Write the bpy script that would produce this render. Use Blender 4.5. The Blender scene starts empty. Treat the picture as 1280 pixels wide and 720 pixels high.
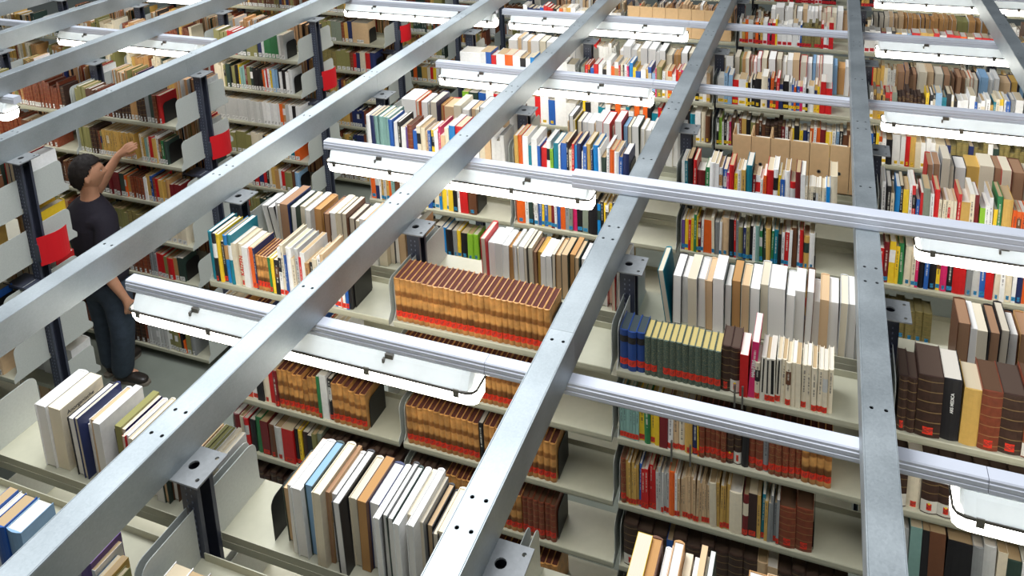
import bpy, bmesh, math, random
from mathutils import Vector, Matrix
from mathutils.bvhtree import BVHTree

S = bpy.context.scene
C = S.collection
H = 2.30                      # height of the post plates above the floor
PITCH = 1.4117                # distance between two ranges
GAP = -1.51                   # end of the stack beyond the cross aisle

# ------------------------------------------------------------------ camera, sky, exposure
cam = bpy.data.cameras.new('camera')
cam_o = bpy.data.objects.new('camera', cam)
C.objects.link(cam_o)
cam.sensor_width = 36.0
cam.lens = 36.0 * 1022.14 / 1280.0
cam.shift_x = (640.0 - 661.47) / 1280.0
cam.shift_y = (-40.65 - 360.0) / 1280.0
cam.clip_start = 0.05
cam_rot = (Matrix.Rotation(math.radians(20.77), 4, 'Z') @ Matrix.Rotation(math.radians(77.145), 4, 'X')
           @ Matrix.Rotation(math.radians(-2.08), 4, 'Z'))
cam_loc = Vector((2.7334, -1.5671, 1.9755 + H))
cam_o.matrix_world = Matrix.Translation(cam_loc) @ cam_rot
S.camera = cam_o

world = bpy.data.worlds.new('hall_light')
S.world = world
world.use_nodes = True
bg = world.node_tree.nodes['Background']
bg.inputs['Color'].default_value = (0.80, 0.87, 0.97, 1)
bg.inputs['Strength'].default_value = 0.13
TUBE_STRENGTH = 9.5

# unseen area lights added above the ranges for fill and beam reflections
def add_overhead_fill(x, y, size_x, size_y, power):
    l = bpy.data.lights.new('overhead_fill', 'AREA'); l.shape = 'RECTANGLE'; l.size = size_x; l.size_y = size_y
    l.energy = power; l.color = (0.93, 0.96, 1.0)
    o = bpy.data.objects.new('overhead_fill', l); C.objects.link(o)
    o.location = (x, y, 6.6)
add_overhead_fill(-3.2, 6.8, 5.0, 3.5, 480)
add_overhead_fill(2.2, -0.6, 3.0, 2.2, 150)  # fill added on the camera side for the front ranges
add_overhead_fill(0.2, 1.5, 2.6, 2.0, 270)  # fill added to brighten the range ends past the cross aisle

S.view_settings.view_transform = 'Standard'
S.view_settings.look = 'None'
S.view_settings.gamma = 1.0
S.view_settings.use_curve_mapping = False
S.view_settings.exposure = 0.0

# ------------------------------------------------------------------ helpers
def lin(c):
    return tuple((v / 255 / 12.92) if v / 255 <= 0.04045 else ((v / 255 + 0.055) / 1.055) ** 2.4 for v in c)

class MB:
    """collects polygons with a material slot, colour and uv per face"""
    def __init__(s):
        s.v = []; s.f = []; s.m = []; s.c = []; s.uv = []
    def poly(s, pts, mat=0, col=(1, 1, 1, 1), uv=None):
        b = len(s.v)
        s.v.extend(pts); s.f.append(tuple(range(b, b + len(pts))))
        s.m.append(mat); s.c.append(col); s.uv.append(uv)
    def mesh_part(s, verts, faces, mat=0, col=(1, 1, 1, 1), uvs=None):
        b = len(s.v)
        s.v.extend(verts)
        for i, f in enumerate(faces):
            s.f.append(tuple(b + k for k in f)); s.m.append(mat); s.c.append(col)
            s.uv.append(uvs[i] if uvs else None)
    def box(s, x0, x1, y0, y1, z0, z1, mat=0, col=(1, 1, 1, 1)):
        v = [(x0, y0, z0), (x1, y0, z0), (x1, y1, z0), (x0, y1, z0), (x0, y0, z1), (x1, y0, z1), (x1, y1, z1), (x0, y1, z1)]
        s.mesh_part(v, BOXF, mat, col)
    def extrude(s, prof, x0, x1, axis='x', mat=0, col=(1, 1, 1, 1)):
        """prof: closed list of (a,b); extruded along the axis"""
        def P(a, b, t):
            return (t, a, b) if axis == 'x' else ((a, t, b) if axis == 'y' else (a, b, t))
        n = len(prof)
        v = [P(a, b, x0) for a, b in prof] + [P(a, b, x1) for a, b in prof]
        f = [(i, (i + 1) % n, n + (i + 1) % n, n + i) for i in range(n)]
        f += [tuple(range(n))[::-1], tuple(range(n, 2 * n))]
        s.mesh_part(v, f, mat, col)
    def build_mesh(s, name, mats):
        me = bpy.data.meshes.new(name)
        me.from_pydata(s.v, [], s.f)
        for m in mats: me.materials.append(m)
        if len(mats) > 1:
            me.polygons.foreach_set('material_index', s.m)
        if any(c != (1, 1, 1, 1) for c in s.c):
            a = me.color_attributes.new('Col', 'FLOAT_COLOR', 'CORNER')
            buf = []
            for f, c in zip(s.f, s.c): buf.extend(c * len(f))
            a.data.foreach_set('color', buf)
        if any(u is not None for u in s.uv):
            l = me.uv_layers.new(name='UVMap')
            buf = []
            for f, u in zip(s.f, s.uv):
                if u is None: buf.extend((-1.0, 0.0) * len(f))
                else:
                    for q in u: buf.extend(q)
            l.data.foreach_set('uv', buf)
        me.update()
        return me
    def build(s, name, mats, parent=None):
        if not isinstance(mats, (list, tuple)): mats = [mats]
        return link(name, s.build_mesh(name, mats), parent)

BOXF = [(0, 3, 2, 1), (4, 5, 6, 7), (0, 1, 5, 4), (1, 2, 6, 5), (2, 3, 7, 6), (3, 0, 4, 7)]

def link(name, data, parent=None, loc=None):
    o = bpy.data.objects.new(name, data)
    C.objects.link(o)
    if parent: o.parent = parent
    if loc: o.location = loc
    return o

def tag(o, label, cat, group=None):
    o['label'] = label; o['category'] = cat
    if group: o['group'] = group
    return o

def thing(name, label, cat, loc=(0, 0, 0), group=None):
    o = link(name, None, None, loc)
    o.empty_display_size = 0.1
    return tag(o, label, cat, group)

def fix_normals(me):
    bm = bmesh.new(); bm.from_mesh(me)
    bmesh.ops.recalc_face_normals(bm, faces=bm.faces)
    bm.to_mesh(me); bm.free()

def plate_with_holes(outline, holes, z0, z1, name):
    """flat plate (x,y outline) with round holes cut through it"""
    cu = bpy.data.curves.new(name, 'CURVE')
    cu.dimensions = '2D'; cu.fill_mode = 'BOTH'; cu.extrude = (z1 - z0) / 2
    loops = [outline] + [[(hx + r * math.cos(2 * math.pi * k / 12), hy + r * math.sin(2 * math.pi * k / 12)) for k in range(12)] for hx, hy, r in holes]
    for lp in loops:
        sp = cu.splines.new('POLY'); sp.points.add(len(lp) - 1); sp.use_cyclic_u = True
        for p, q in zip(sp.points, lp): p.co = (q[0], q[1], 0, 1)
    o = bpy.data.objects.new('tmp', cu); C.objects.link(o)
    dg = bpy.context.evaluated_depsgraph_get()
    me = bpy.data.meshes.new_from_object(o.evaluated_get(dg))
    bpy.data.objects.remove(o); bpy.data.curves.remove(cu)
    me.transform(Matrix.Translation((0, 0, (z0 + z1) / 2)))
    me.name = name
    return me

# ------------------------------------------------------------------ materials
def mat(name, color, rough=0.5, metal=0.0, noise=0.0, nscale=40.0, bump=0.0, spec=0.5):
    m = bpy.data.materials.new(name); m.use_nodes = True
    nt = m.node_tree; b = nt.nodes['Principled BSDF']
    b.inputs['Roughness'].default_value = rough
    b.inputs['Metallic'].default_value = metal
    b.inputs['Specular IOR Level'].default_value = spec
    c = lin(color) + (1,)
    b.inputs['Base Color'].default_value = c
    if noise or bump:
        tc = nt.nodes.new('ShaderNodeTexCoord')
        n = nt.nodes.new('ShaderNodeTexNoise'); n.inputs['Scale'].default_value = nscale; n.inputs['Detail'].default_value = 4
        nt.links.new(tc.outputs['Object'], n.inputs['Vector'])
        if noise:
            r = nt.nodes.new('ShaderNodeMapRange')
            r.inputs['From Min'].default_value = 0.3; r.inputs['From Max'].default_value = 0.7
            r.inputs['To Min'].default_value = 1 - noise; r.inputs['To Max'].default_value = 1 + noise
            nt.links.new(n.outputs['Fac'], r.inputs['Value'])
            mx = nt.nodes.new('ShaderNodeVectorMath'); mx.operation = 'SCALE'
            mx.inputs[0].default_value = c[:3]
            nt.links.new(r.outputs['Result'], mx.inputs['Scale'])
            nt.links.new(mx.outputs['Vector'], b.inputs['Base Color'])
        if bump:
            bp = nt.nodes.new('ShaderNodeBump'); bp.inputs['Strength'].default_value = bump; bp.inputs['Distance'].default_value = 0.002
            nt.links.new(n.outputs['Fac'], bp.inputs['Height'])
            nt.links.new(bp.outputs['Normal'], b.inputs['Normal'])
    return m

def galvanised():
    m = bpy.data.materials.new('galvanised_steel'); m.use_nodes = True
    nt = m.node_tree; b = nt.nodes['Principled BSDF']
    tc = nt.nodes.new('ShaderNodeTexCoord')
    v = nt.nodes.new('ShaderNodeTexVoronoi'); v.inputs['Scale'].default_value = 170
    n = nt.nodes.new('ShaderNodeTexNoise'); n.inputs['Scale'].default_value = 5; n.inputs['Detail'].default_value = 3
    nt.links.new(tc.outputs['Object'], v.inputs['Vector']); nt.links.new(tc.outputs['Object'], n.inputs['Vector'])
    bw = nt.nodes.new('ShaderNodeRGBToBW'); nt.links.new(v.outputs['Color'], bw.inputs['Color'])
    ad = nt.nodes.new('ShaderNodeMath'); ad.operation = 'MULTIPLY_ADD'; ad.inputs[1].default_value = 0.22
    nt.links.new(bw.outputs['Val'], ad.inputs[0]); nt.links.new(n.outputs['Fac'], ad.inputs[2])
    cr = nt.nodes.new('ShaderNodeValToRGB')
    cr.color_ramp.elements[0].position = 0.35; cr.color_ramp.elements[0].color = (0.335, 0.375, 0.39, 1)
    cr.color_ramp.elements[1].position = 0.95; cr.color_ramp.elements[1].color = (0.48, 0.525, 0.54, 1)
    nt.links.new(ad.outputs['Value'], cr.inputs['Fac']); nt.links.new(cr.outputs['Color'], b.inputs['Base Color'])
    rr = nt.nodes.new('ShaderNodeMapRange'); rr.inputs['To Min'].default_value = 0.4; rr.inputs['To Max'].default_value = 0.6
    nt.links.new(ad.outputs['Value'], rr.inputs['Value']); nt.links.new(rr.outputs['Result'], b.inputs['Roughness'])
    b.inputs['Metallic'].default_value = 0.7
    return m

def attr_mat(name, kind):
    """book materials: colour from the mesh, print and wear from the shader"""
    m = bpy.data.materials.new(name); m.use_nodes = True
    nt = m.node_tree; N = nt.nodes; L = nt.links; b = N['Principled BSDF']
    at = N.new('ShaderNodeAttribute'); at.attribute_name = 'Col'
    uv = N.new('ShaderNodeUVMap')
    sx = N.new('ShaderNodeSeparateXYZ'); L.new(uv.outputs['UV'], sx.inputs['Vector'])
    geo = N.new('ShaderNodeNewGeometry')
    def math_(op, a, bb=None, c=None):
        n = N.new('ShaderNodeMath'); n.operation = op
        for i, x in enumerate((a, bb, c)):
            if x is None: continue
            if isinstance(x, (int, float)): n.inputs[i].default_value = x
            else: L.new(x, n.inputs[i])
        return n.outputs[0]
    def mixc(fac, a, bb):
        n = N.new('ShaderNodeMix'); n.data_type = 'RGBA'
        if isinstance(fac, (int, float)): n.inputs[0].default_value = fac
        else: L.new(fac, n.inputs[0])
        for i, x in ((6, a), (7, bb)):
            if isinstance(x, tuple): n.inputs[i].default_value = x
            else: L.new(x, n.inputs[i])
        return n.outputs[2]
    U, V = sx.outputs['X'], sx.outputs['Y']
    noi = N.new('ShaderNodeTexNoise'); noi.inputs['Scale'].default_value = 55; noi.inputs['Detail'].default_value = 4
    L.new(geo.outputs['Position'], noi.inputs['Vector'])
    if kind == 'pages':
        # thin leaves seen as fine lines along the block
        wn = N.new('ShaderNodeTexNoise'); wn.noise_dimensions = '1D'; wn.inputs['Scale'].default_value = 1.0; wn.inputs['Detail'].default_value = 2
        L.new(math_('MULTIPLY', U, 1400.0), wn.inputs['W'])
        sc = N.new('ShaderNodeVectorMath'); sc.operation = 'SCALE'
        L.new(at.outputs['Color'], sc.inputs[0])
        L.new(math_('MULTIPLY_ADD', wn.outputs['Fac'], 0.5, 0.72), sc.inputs['Scale'])
        L.new(sc.outputs['Vector'], b.inputs['Base Color'])
        b.inputs['Roughness'].default_value = 0.85; b.inputs['Specular IOR Level'].default_value = 0.2
        return m
    if kind == 'label':
        t = N.new('ShaderNodeTexWhiteNoise'); t.noise_dimensions = '2D'
        cmb = N.new('ShaderNodeCombineXYZ')
        L.new(math_('FLOOR', math_('MULTIPLY', U, 9.0)), cmb.inputs[0]); L.new(math_('FLOOR', math_('MULTIPLY', V, 6.0)), cmb.inputs[1])
        L.new(math_('MULTIPLY', at.outputs['Alpha'], 37.0), cmb.inputs[2])
        ad = N.new('ShaderNodeVectorMath'); ad.operation = 'ADD'
        L.new(cmb.outputs[0], ad.inputs[0]); L.new(cmb.outputs[0], ad.inputs[1])
        L.new(cmb.outputs[0], t.inputs['Vector'])
        k = math_('MULTIPLY', math_('GREATER_THAN', t.outputs['Value'], 0.55), math_('LESS_THAN', math_('ABSOLUTE', math_('SUBTRACT', V, 0.5)), 0.3))
        k = math_('MULTIPLY', k, math_('LESS_THAN', math_('ABSOLUTE', math_('SUBTRACT', U, 0.5)), 0.33))
        L.new(mixc(math_('MULTIPLY', k, 0.55), at.outputs['Color'], (0.03, 0.03, 0.03, 1)), b.inputs['Base Color'])
        b.inputs['Roughness'].default_value = 0.5
        return m
    col = at.outputs['Color']
    if kind == 'cover':
        # a line of printed title running up the spine
        tn = N.new('ShaderNodeTexWhiteNoise'); tn.noise_dimensions = '1D'
        L.new(math_('FLOOR', math_('ADD', math_('MULTIPLY', V, 95.0), math_('MULTIPLY', at.outputs['Alpha'], 900.0))), tn.inputs['W'])
        k = math_('GREATER_THAN', tn.outputs['Value'], 0.32)
        k = math_('MULTIPLY', k, math_('LESS_THAN', math_('ABSOLUTE', math_('SUBTRACT', U, 0.5)), 0.15))
        lo = math_('MULTIPLY_ADD', at.outputs['Alpha'], 0.25, 0.22)
        k = math_('MULTIPLY', k, math_('GREATER_THAN', V, lo))
        k = math_('MULTIPLY', k, math_('LESS_THAN', V, math_('ADD', lo, 0.5)))
        k = math_('MULTIPLY', k, math_('GREATER_THAN', at.outputs['Alpha'], 0.25))
        bw = N.new('ShaderNodeRGBToBW'); L.new(col, bw.inputs['Color'])
        tone = mixc(math_('GREATER_THAN', bw.outputs['Val'], 0.22), (0.72, 0.70, 0.6, 1), (0.04, 0.035, 0.05, 1))
        sc = N.new('ShaderNodeVectorMath'); sc.operation = 'SCALE'
        L.new(col, sc.inputs[0]); L.new(math_('MULTIPLY_ADD', noi.outputs['Fac'], 0.25, 0.87), sc.inputs['Scale'])
        L.new(mixc(math_('MULTIPLY', k, 0.68), sc.outputs['Vector'], tone), b.inputs['Base Color'])
        b.inputs['Roughness'].default_value = 0.42
    elif kind == 'leather':
        # worn calf: darker title panels between the raised bands, mottled
        cr = N.new('ShaderNodeValToRGB'); e = cr.color_ramp.elements
        e[0].position = 0.0; e[0].color = (0.55, 0.45, 0.4, 1)
        e[1].position = 1.0; e[1].color = (0.75, 0.7, 0.6, 1)
        for p, c in ((0.10, (0.9, 0.85, 0.8, 1)), (0.25, (0.24, 0.17, 0.13, 1)), (0.37, (0.30, 0.21, 0.16, 1)), (0.42, (1, 1, 0.95, 1)), (0.58, (1.0, 1.0, 1.0, 1)), (0.61, (0.45, 0.34, 0.26, 1)), (0.70, (0.5, 0.4, 0.32, 1)), (0.74, (1, 1, 0.95, 1)), (0.92, (0.98, 0.95, 0.9, 1))):
            x = e.new(p); x.color = c
        L.new(V, cr.inputs['Fac'])
        isp = math_('GREATER_THAN', U, -0.5)
        mul = N.new('ShaderNodeMix'); mul.data_type = 'RGBA'; mul.blend_type = 'MULTIPLY'
        L.new(isp, mul.inputs[0]); L.new(col, mul.inputs[6]); L.new(cr.outputs['Color'], mul.inputs[7])
        n2 = N.new('ShaderNodeTexNoise'); n2.inputs['Scale'].default_value = 28; n2.inputs['Detail'].default_value = 6
        L.new(geo.outputs['Position'], n2.inputs['Vector'])
        sc = N.new('ShaderNodeVectorMath'); sc.operation = 'SCALE'
        L.new(mul.outputs[2], sc.inputs[0]); L.new(math_('MULTIPLY_ADD', n2.outputs['Fac'], 1.5, 0.28), sc.inputs['Scale'])
        L.new(sc.outputs['Vector'], b.inputs['Base Color'])
        b.inputs['Roughness'].default_value = 0.38
    elif kind == 'gilt':
        # dark leather with gold rules and tooling in the panels
        fr = math_('FRACT', math_('MULTIPLY', V, 6.0))
        rule = math_('LESS_THAN', math_('ABSOLUTE', math_('SUBTRACT', fr, 0.5)), 0.045)
        rule = math_('MULTIPLY', rule, math_('GREATER_THAN', U, -0.5))
        tn = N.new('ShaderNodeTexNoise'); tn.inputs['Scale'].default_value = 240; tn.inputs['Detail'].default_value = 1
        L.new(geo.outputs['Position'], tn.inputs['Vector'])
        tool = math_('MULTIPLY', math_('GREATER_THAN', tn.outputs['Fac'], 0.6), math_('LESS_THAN', math_('ABSOLUTE', math_('SUBTRACT', U, 0.5)), 0.32))
        tool = math_('MULTIPLY', tool, math_('GREATER_THAN', at.outputs['Alpha'], 0.35))
        k = math_('MINIMUM', math_('MULTIPLY', math_('ADD', rule, tool), 0.55), 0.7)
        sc = N.new('ShaderNodeVectorMath'); sc.operation = 'SCALE'
        L.new(col, sc.inputs[0]); L.new(math_('MULTIPLY_ADD', noi.outputs['Fac'], 0.9, 0.55), sc.inputs['Scale'])
        L.new(mixc(k, sc.outputs['Vector'], (0.36, 0.24, 0.09, 1)), b.inputs['Base Color'])
        b.inputs['Roughness'].default_value = 0.36
    elif kind == 'speckled':
        tn = N.new('ShaderNodeTexNoise'); tn.inputs['Scale'].default_value = 320; tn.inputs['Detail'].default_value = 1
        L.new(geo.outputs['Position'], tn.inputs['Vector'])
        L.new(mixc(math_('MULTIPLY', math_('GREATER_THAN', tn.outputs['Fac'], 0.6), 0.6), col, (0.3, 0.28, 0.14, 1)), b.inputs['Base Color'])
        b.inputs['Roughness'].default_value = 0.6
    return m

M_ENAMEL = mat('shelf_enamel', (174, 172, 151), 0.38, 0, 0.03, 30)
M_PLATE = mat('bracket_enamel', (188, 192, 186), 0.42, 0, 0.05, 120)
M_POST = mat('post_blue_grey', (60, 64, 78), 0.45, 0, 0.06, 30)
M_TOPPLATE = mat('top_plate_blue_grey', (128, 131, 132), 0.42, 0.0, 0.08, 60)
M_DARK = mat('hole_shade', (14, 14, 16), 0.9)  # near-black colour standing in for the shade inside holes
M_SLOT = mat('slot_edge', (112, 118, 136), 0.5)
M_BLACK = mat('black_lacquer', (24, 22, 22), 0.4)
M_RED = mat('red_lacquer', (214, 22, 34), 0.4)
M_RAIL = mat('rail_aluminium', (205, 209, 219), 0.35, 0.0, 0.03, 8)
M_HOUSING = mat('lamp_housing_white', (204, 211, 214), 0.28, 0, 0.05, 14)
_n = M_HOUSING.node_tree; _p = _n.nodes['Principled BSDF']
_tr = _n.nodes.new('ShaderNodeBsdfTranslucent'); _tr.inputs['Color'].default_value = (0.92, 0.95, 0.96, 1)
_mx = _n.nodes.new('ShaderNodeMixShader'); _mx.inputs[0].default_value = 0.042
_n.links.new(_p.outputs[0], _mx.inputs[1]); _n.links.new(_tr.outputs[0], _mx.inputs[2]); _n.links.new(_mx.outputs[0], _n.nodes['Material Output'].inputs['Surface'])
M_GASKET = mat('gasket_grey', (70, 66, 58), 0.6)
M_CLIP = mat('clip_steel', (120, 118, 112), 0.35, 0.6)
M_FLOOR = mat('floor_linoleum', (128, 134, 124), 0.45, 0, 0.06, 6)
M_CARD = mat('archive_card', (208, 172, 126), 0.75, 0, 0.05, 30)
M_GALV = galvanised()
M_COVER = attr_mat('book_cloth', 'cover')
M_PAGES = attr_mat('book_pages', 'pages')
M_LABEL = attr_mat('shelf_mark', 'label')
M_LEATHER = attr_mat('calf_leather', 'leather')
M_GILT = attr_mat('gilt_leather', 'gilt')
M_SPECK = attr_mat('speckled_paper', 'speckled')
BOOK_MATS = [M_COVER, M_PAGES, M_LABEL, M_LEATHER, M_GILT, M_SPECK]

M_TUBE = bpy.data.materials.new('lit_diffuser'); M_TUBE.use_nodes = True
_b = M_TUBE.node_tree.nodes['Principled BSDF']
_b.inputs['Base Color'].default_value = (0.9, 0.9, 0.88, 1)
_b.inputs['Emission Color'].default_value = (1.0, 0.955, 0.86, 1)
_b.inputs['Emission Strength'].default_value = TUBE_STRENGTH

# ------------------------------------------------------------------ floor
fl = MB(); fl.box(-16, 14, -8, 20, -0.1, 0)
o = fl.build('floor', M_FLOOR); o['kind'] = 'structure'

# ------------------------------------------------------------------ shelving ranges
SHELF_Z = [H - 0.302 - 0.315 * s for s in range(7)]
D0, D1 = 0.035, 0.268         # shelf depth from the centre line of a range

def shelf_mesh():
    b = MB()
    # tray with a rolled front lip, front towards -Y; length along X
    b.extrude([(-D1, 0), (-D0, 0), (-D0, -0.028), (-D0 - 0.004, -0.028), (-D0 - 0.004, -0.006), (-D1 + 0.012, -0.006), (-D1 + 0.012, -0.03), (-D1 + 0.002, -0.032), (-D1 - 0.002, -0.02), (-D1 - 0.002, -0.003)][::-1], 0.012, 0.988)
    me = b.build_mesh('shelf', [M_ENAMEL]); fix_normals(me)
    return me

def bracket_mesh():
    # upright end plate of a shelf, rounded at the upper front corner
    b = MB(); z1 = 0.182; r = 0.035
    pr = [(-0.04, -0.028), (-0.04, z1)]
    for k in range(5):
        a = math.pi / 2 * k / 4
        pr.append((-0.243 + r - r * math.sin(a), z1 - r + r * math.cos(a)))
    pr += [(-0.243, 0.03), (-D1, 0.0), (-D1, -0.028)]
    b.extrude(pr, -0.0012, 0.0012)
    me = b.build_mesh('end_bracket', [M_PLATE]); fix_normals(me)
    return me

def back_strip_mesh():
    b = MB(); b.extrude([(-D0 - 0.004, 0), (-D0 - 0.004, 0.028), (-D0 - 0.001, 0.028), (-D0 - 0.001, 0)], 0.03, 0.97)
    me = b.build_mesh('back_stop', [M_ENAMEL]); fix_normals(me)
    return me

def post_mesh():
    b = MB(); w = 0.031; d = 0.034; t = 0.004
    # open C section, its mouth towards +X
    b.extrude([(-w, -d), (w, -d), (w, -d + 0.014), (w - t, -d + 0.014), (w - t, -d + t), (-w + t, -d + t), (-w + t, d - t), (w - t, d - t), (w - t, d - 0.014), (w, d - 0.014), (w, d), (-w, d)], 0, H - 0.006, axis='z')
    me = b.build_mesh('post', [M_POST]); fix_normals(me)
    return me

def slot_mesh():
    # two columns of punched slots seen as dark inserts with bright burred edges
    b = MB()
    z = H - 0.05
    while z > H - 1.75:
        for x in (-0.010, 0.010):
            b.box(x - 0.0022, x + 0.0022, -0.0352, -0.0338, z - 0.008, z)
        z -= 0.0225
    return b.build_mesh('slots', [M_SLOT])

ME_SHELF, ME_BRACKET, ME_STOP, ME_POST, ME_SLOT = shelf_mesh(), bracket_mesh(), back_strip_mesh(), post_mesh(), slot_mesh()
ME_TOP = plate_with_holes([(-0.07, -0.066), (0.07, -0.066), (0.07, 0.066), (-0.07, 0.066)],
                          [(0, 0, 0.0165), (0.05, 0.042, 0.0065), (0.05, -0.042, 0.0065), (-0.05, 0.042, 0.0065), (-0.05, -0.042, 0.0065)], -0.006, 0.0, 'top_plate')
ME_TOP.materials.clear(); ME_TOP.materials.append(M_TOPPLATE)
m_hb = MB(); m_hb.box(-0.024, 0.024, -0.03, 0.03, -0.05, -0.045)  # dark pad added below the plate hole to paint the shade inside
ME_HOLE = m_hb.build_mesh('shade_pad', [M_DARK])

EXTRA_BOXES = []              # boxes that hide books from the camera

def col_x(c):
    return float(c) if c >= 0 else GAP + (c + 1)

def make_range(label, row, c0, c1, nf, nb, wings=None):
    """one double-sided range: columns c0..c1, nf shelves to the front, nb to the rear"""
    y = (row - 1) * PITCH
    t = thing('shelving_range', label, 'shelving', (0, y, 0), 'steel book ranges')
    for c in range(c0, c1 + 1):
        x = col_x(c)
        p = link('post', ME_POST, t, (x, 0, 0))
        link('slots', ME_SLOT, p)
        link('shade_pad', ME_HOLE, p, (0, 0, H))
        link('top_plate', ME_TOP, p, (0, 0, H))
    for c in range(c0, c1):
        x = col_x(c)
        for side, n in ((0, nf), (1, nb)):
            for s in range(n):
                z = SHELF_Z[s]
                o = link('shelf', ME_SHELF, t, (x, 0, z) if side == 0 else (x + 1, 0, z))
                if side: o.rotation_euler = (0, 0, math.pi)
                for bx in (0.013, 0.987):
                    link('end_bracket', ME_BRACKET, o, (bx, 0, 0))
                if s < 3: link('back_stop', ME_STOP, o)
                yy = y - 0.27 if side == 0 else y + 0.03
                EXTRA_BOXES.append((x + 0.01, x + 0.99, yy, yy + 0.24, z - 0.03, z))
                for bx in (0.013, 0.987):
                    EXTRA_BOXES.append((x + bx - 0.001, x + bx + 0.001, yy, yy + 0.24, z, z + 0.18))
    return t

RANGE_NAME = {1: 'front range', 2: 'second range', 3: 'third range', 4: 'fourth range', 5: 'fifth range', 6: 'sixth range'}
END_NAME = {2: 'range behind the man', 3: 'range the man faces', 4: 'second range past the man', 5: 'third range past the man', 6: 'fourth range past the man', 7: 'fifth range past the man', 8: 'sixth range past the man'}
make_range('long grey steel shelf range with an empty bay, lowest across the view', 1, -1, 4, 3, 3)
for r, (nf, nb, last) in {2: (7, 2, 4), 3: (7, 2, 4), 4: (4, 2, 5), 5: (4, 2, 5), 6: (4, 1, 5)}.items():
    make_range({2: 'grey steel shelf range holding the tan leather set, under the lowest lamp row',
                3: 'grey steel shelf range with blue-marked colourful books and cardboard boxes behind',
                4: 'grey steel shelf range with yellow-marked books, third from the front one',
                5: 'grey steel shelf range with red-marked books under the upper lamps',
                6: 'topmost grey steel shelf range along the top edge'}[r], r, 0, last, nf, nb)
for r, (nf, nb, first) in {2: (4, 7, -3), 3: (7, 7, -4), 4: (7, 5, -5), 5: (7, 5, -5), 6: (7, 1, -5), 7: (7, 1, -4), 8: (7, 1, -4)}.items():
    make_range({2: 'end of the grey shelf range behind the dark-shirted man, blue post',
                3: 'shelf range of white-marked old books the man reaches into',
                4: 'shelf range end with red panel, second one past the man',
                5: 'shelf range end with red panel, third one past the man',
                6: 'shelf range end in the far corner past four posts',
                7: 'distant shelf range end seen down the cross aisle', 8: 'most distant shelf range end down the cross aisle'}[r], r, first, -1, nf, nb)

# ------------------------------------------------------------------ galvanised beams along Y
BEAM_H = 0.13
def make_beam(x, y0, y1, label):
    t = thing('channel_bar', label, 'steel bar', (x - 0.077, y0, H), 'galvanised channel bars over the shelves')
    L = y1 - y0
    holes = []
    for k in range(-1, 8):
        for yy in (k * PITCH - 0.048, k * PITCH + 0.048, (k + 0.5) * PITCH):
            if y0 + 0.03 < yy < y1 - 0.03:
                holes += [(-0.018, yy - y0, 0.0062), (0.022, yy - y0, 0.0062)]
    me = plate_with_holes([(-0.045, 0), (0.045, 0), (0.045, L), (-0.045, L)], holes, BEAM_H - 0.004, BEAM_H, 'top_flange')
    me.materials.clear(); me.materials.append(M_GALV)
    link('top_flange', me, t)
    for sx in (-1, 1):
        b = MB()
        a = sx * 0.0455
        pr = [(a, 0.0), (a, BEAM_H - 0.0035), (a - sx * 0.004, BEAM_H + 0.0012), (a - sx * 0.006, BEAM_H - 0.002), (a - sx * 0.004, 0.004), (a - sx * 0.018, 0.004), (a - sx * 0.018, 0.0)]
        b.extrude(pr, 0, L, axis='y')
        me = b.build_mesh('side_flange', [M_GALV]); fix_normals(me)
        link('side_flange', me, t)
    b = MB(); b.box(-0.04, 0.04, 0.0, L, BEAM_H - 0.05, BEAM_H - 0.047)  # dark sheet added inside the bar, painting shade behind its holes
    b.build('shade_strip', M_DARK, t)
    EXTRA_BOXES.append((x - 0.122, x - 0.032, y0, y1, H, H + BEAM_H))

make_beam(0.0, -0.6, 2.828, 'long galvanised bar from the bottom edge over the first post of the second range')
make_beam(0.0, 2.829, 9.0, 'galvanised bar continuing past the joint over the end posts of third range')
make_beam(1.0, -0.9, 9.0, 'galvanised bar crossing above both lamps and the open shelf of tall white books')
make_beam(2.0, -1.2, 0.758, 'short galvanised bar with a joint, over the row of white books below')
make_beam(2.0, 0.759, 9.0, 'galvanised bar from its joint up past the tan leather set')
make_beam(3.0, -0.7, 9.0, 'upright-looking galvanised bar between the green-spined set and dark folios')
make_beam(4.0, -0.3, 9.0, 'galvanised bar cutting the upper corner over the far lamps')
make_beam(GAP, 0.2, 2.75, 'galvanised bar above the post with red panel beside the man')
make_beam(GAP, 2.751, 9.0, 'galvanised bar beyond a joint over the end posts past the man')
make_beam(GAP - 1, 0.8, 9.0, 'galvanised bar second from the corner over the old books')
make_beam(GAP - 2, 1.0, 9.0, 'galvanised bar third from the corner, brightly lit from below')
make_beam(GAP - 3, 1.2, 9.0, 'last galvanised bar at the corner of the stack')

# ------------------------------------------------------------------ lamp rails and lamps
def rail_profile(w, h):
    w2 = w / 2
    return [(-w2, -h), (-w2 - 0.003, -h + 0.006), (-w2 - 0.003, -h * 0.66), (-w2, -h * 0.62), (-w2 - 0.002, -h * 0.56), (-w2 - 0.002, -h * 0.3), (-w2 + 0.001, -h * 0.26), (-w2 + 0.001, -0.004), (-w2 + 0.005, 0),
            (w2 - 0.005, 0), (w2 - 0.001, -0.004), (w2 - 0.001, -h * 0.26), (w2 + 0.002, -h * 0.3), (w2 + 0.002, -h * 0.56), (w2, -h * 0.62), (w2 + 0.003, -h * 0.66), (w2 + 0.003, -h + 0.006), (w2, -h)]

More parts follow.
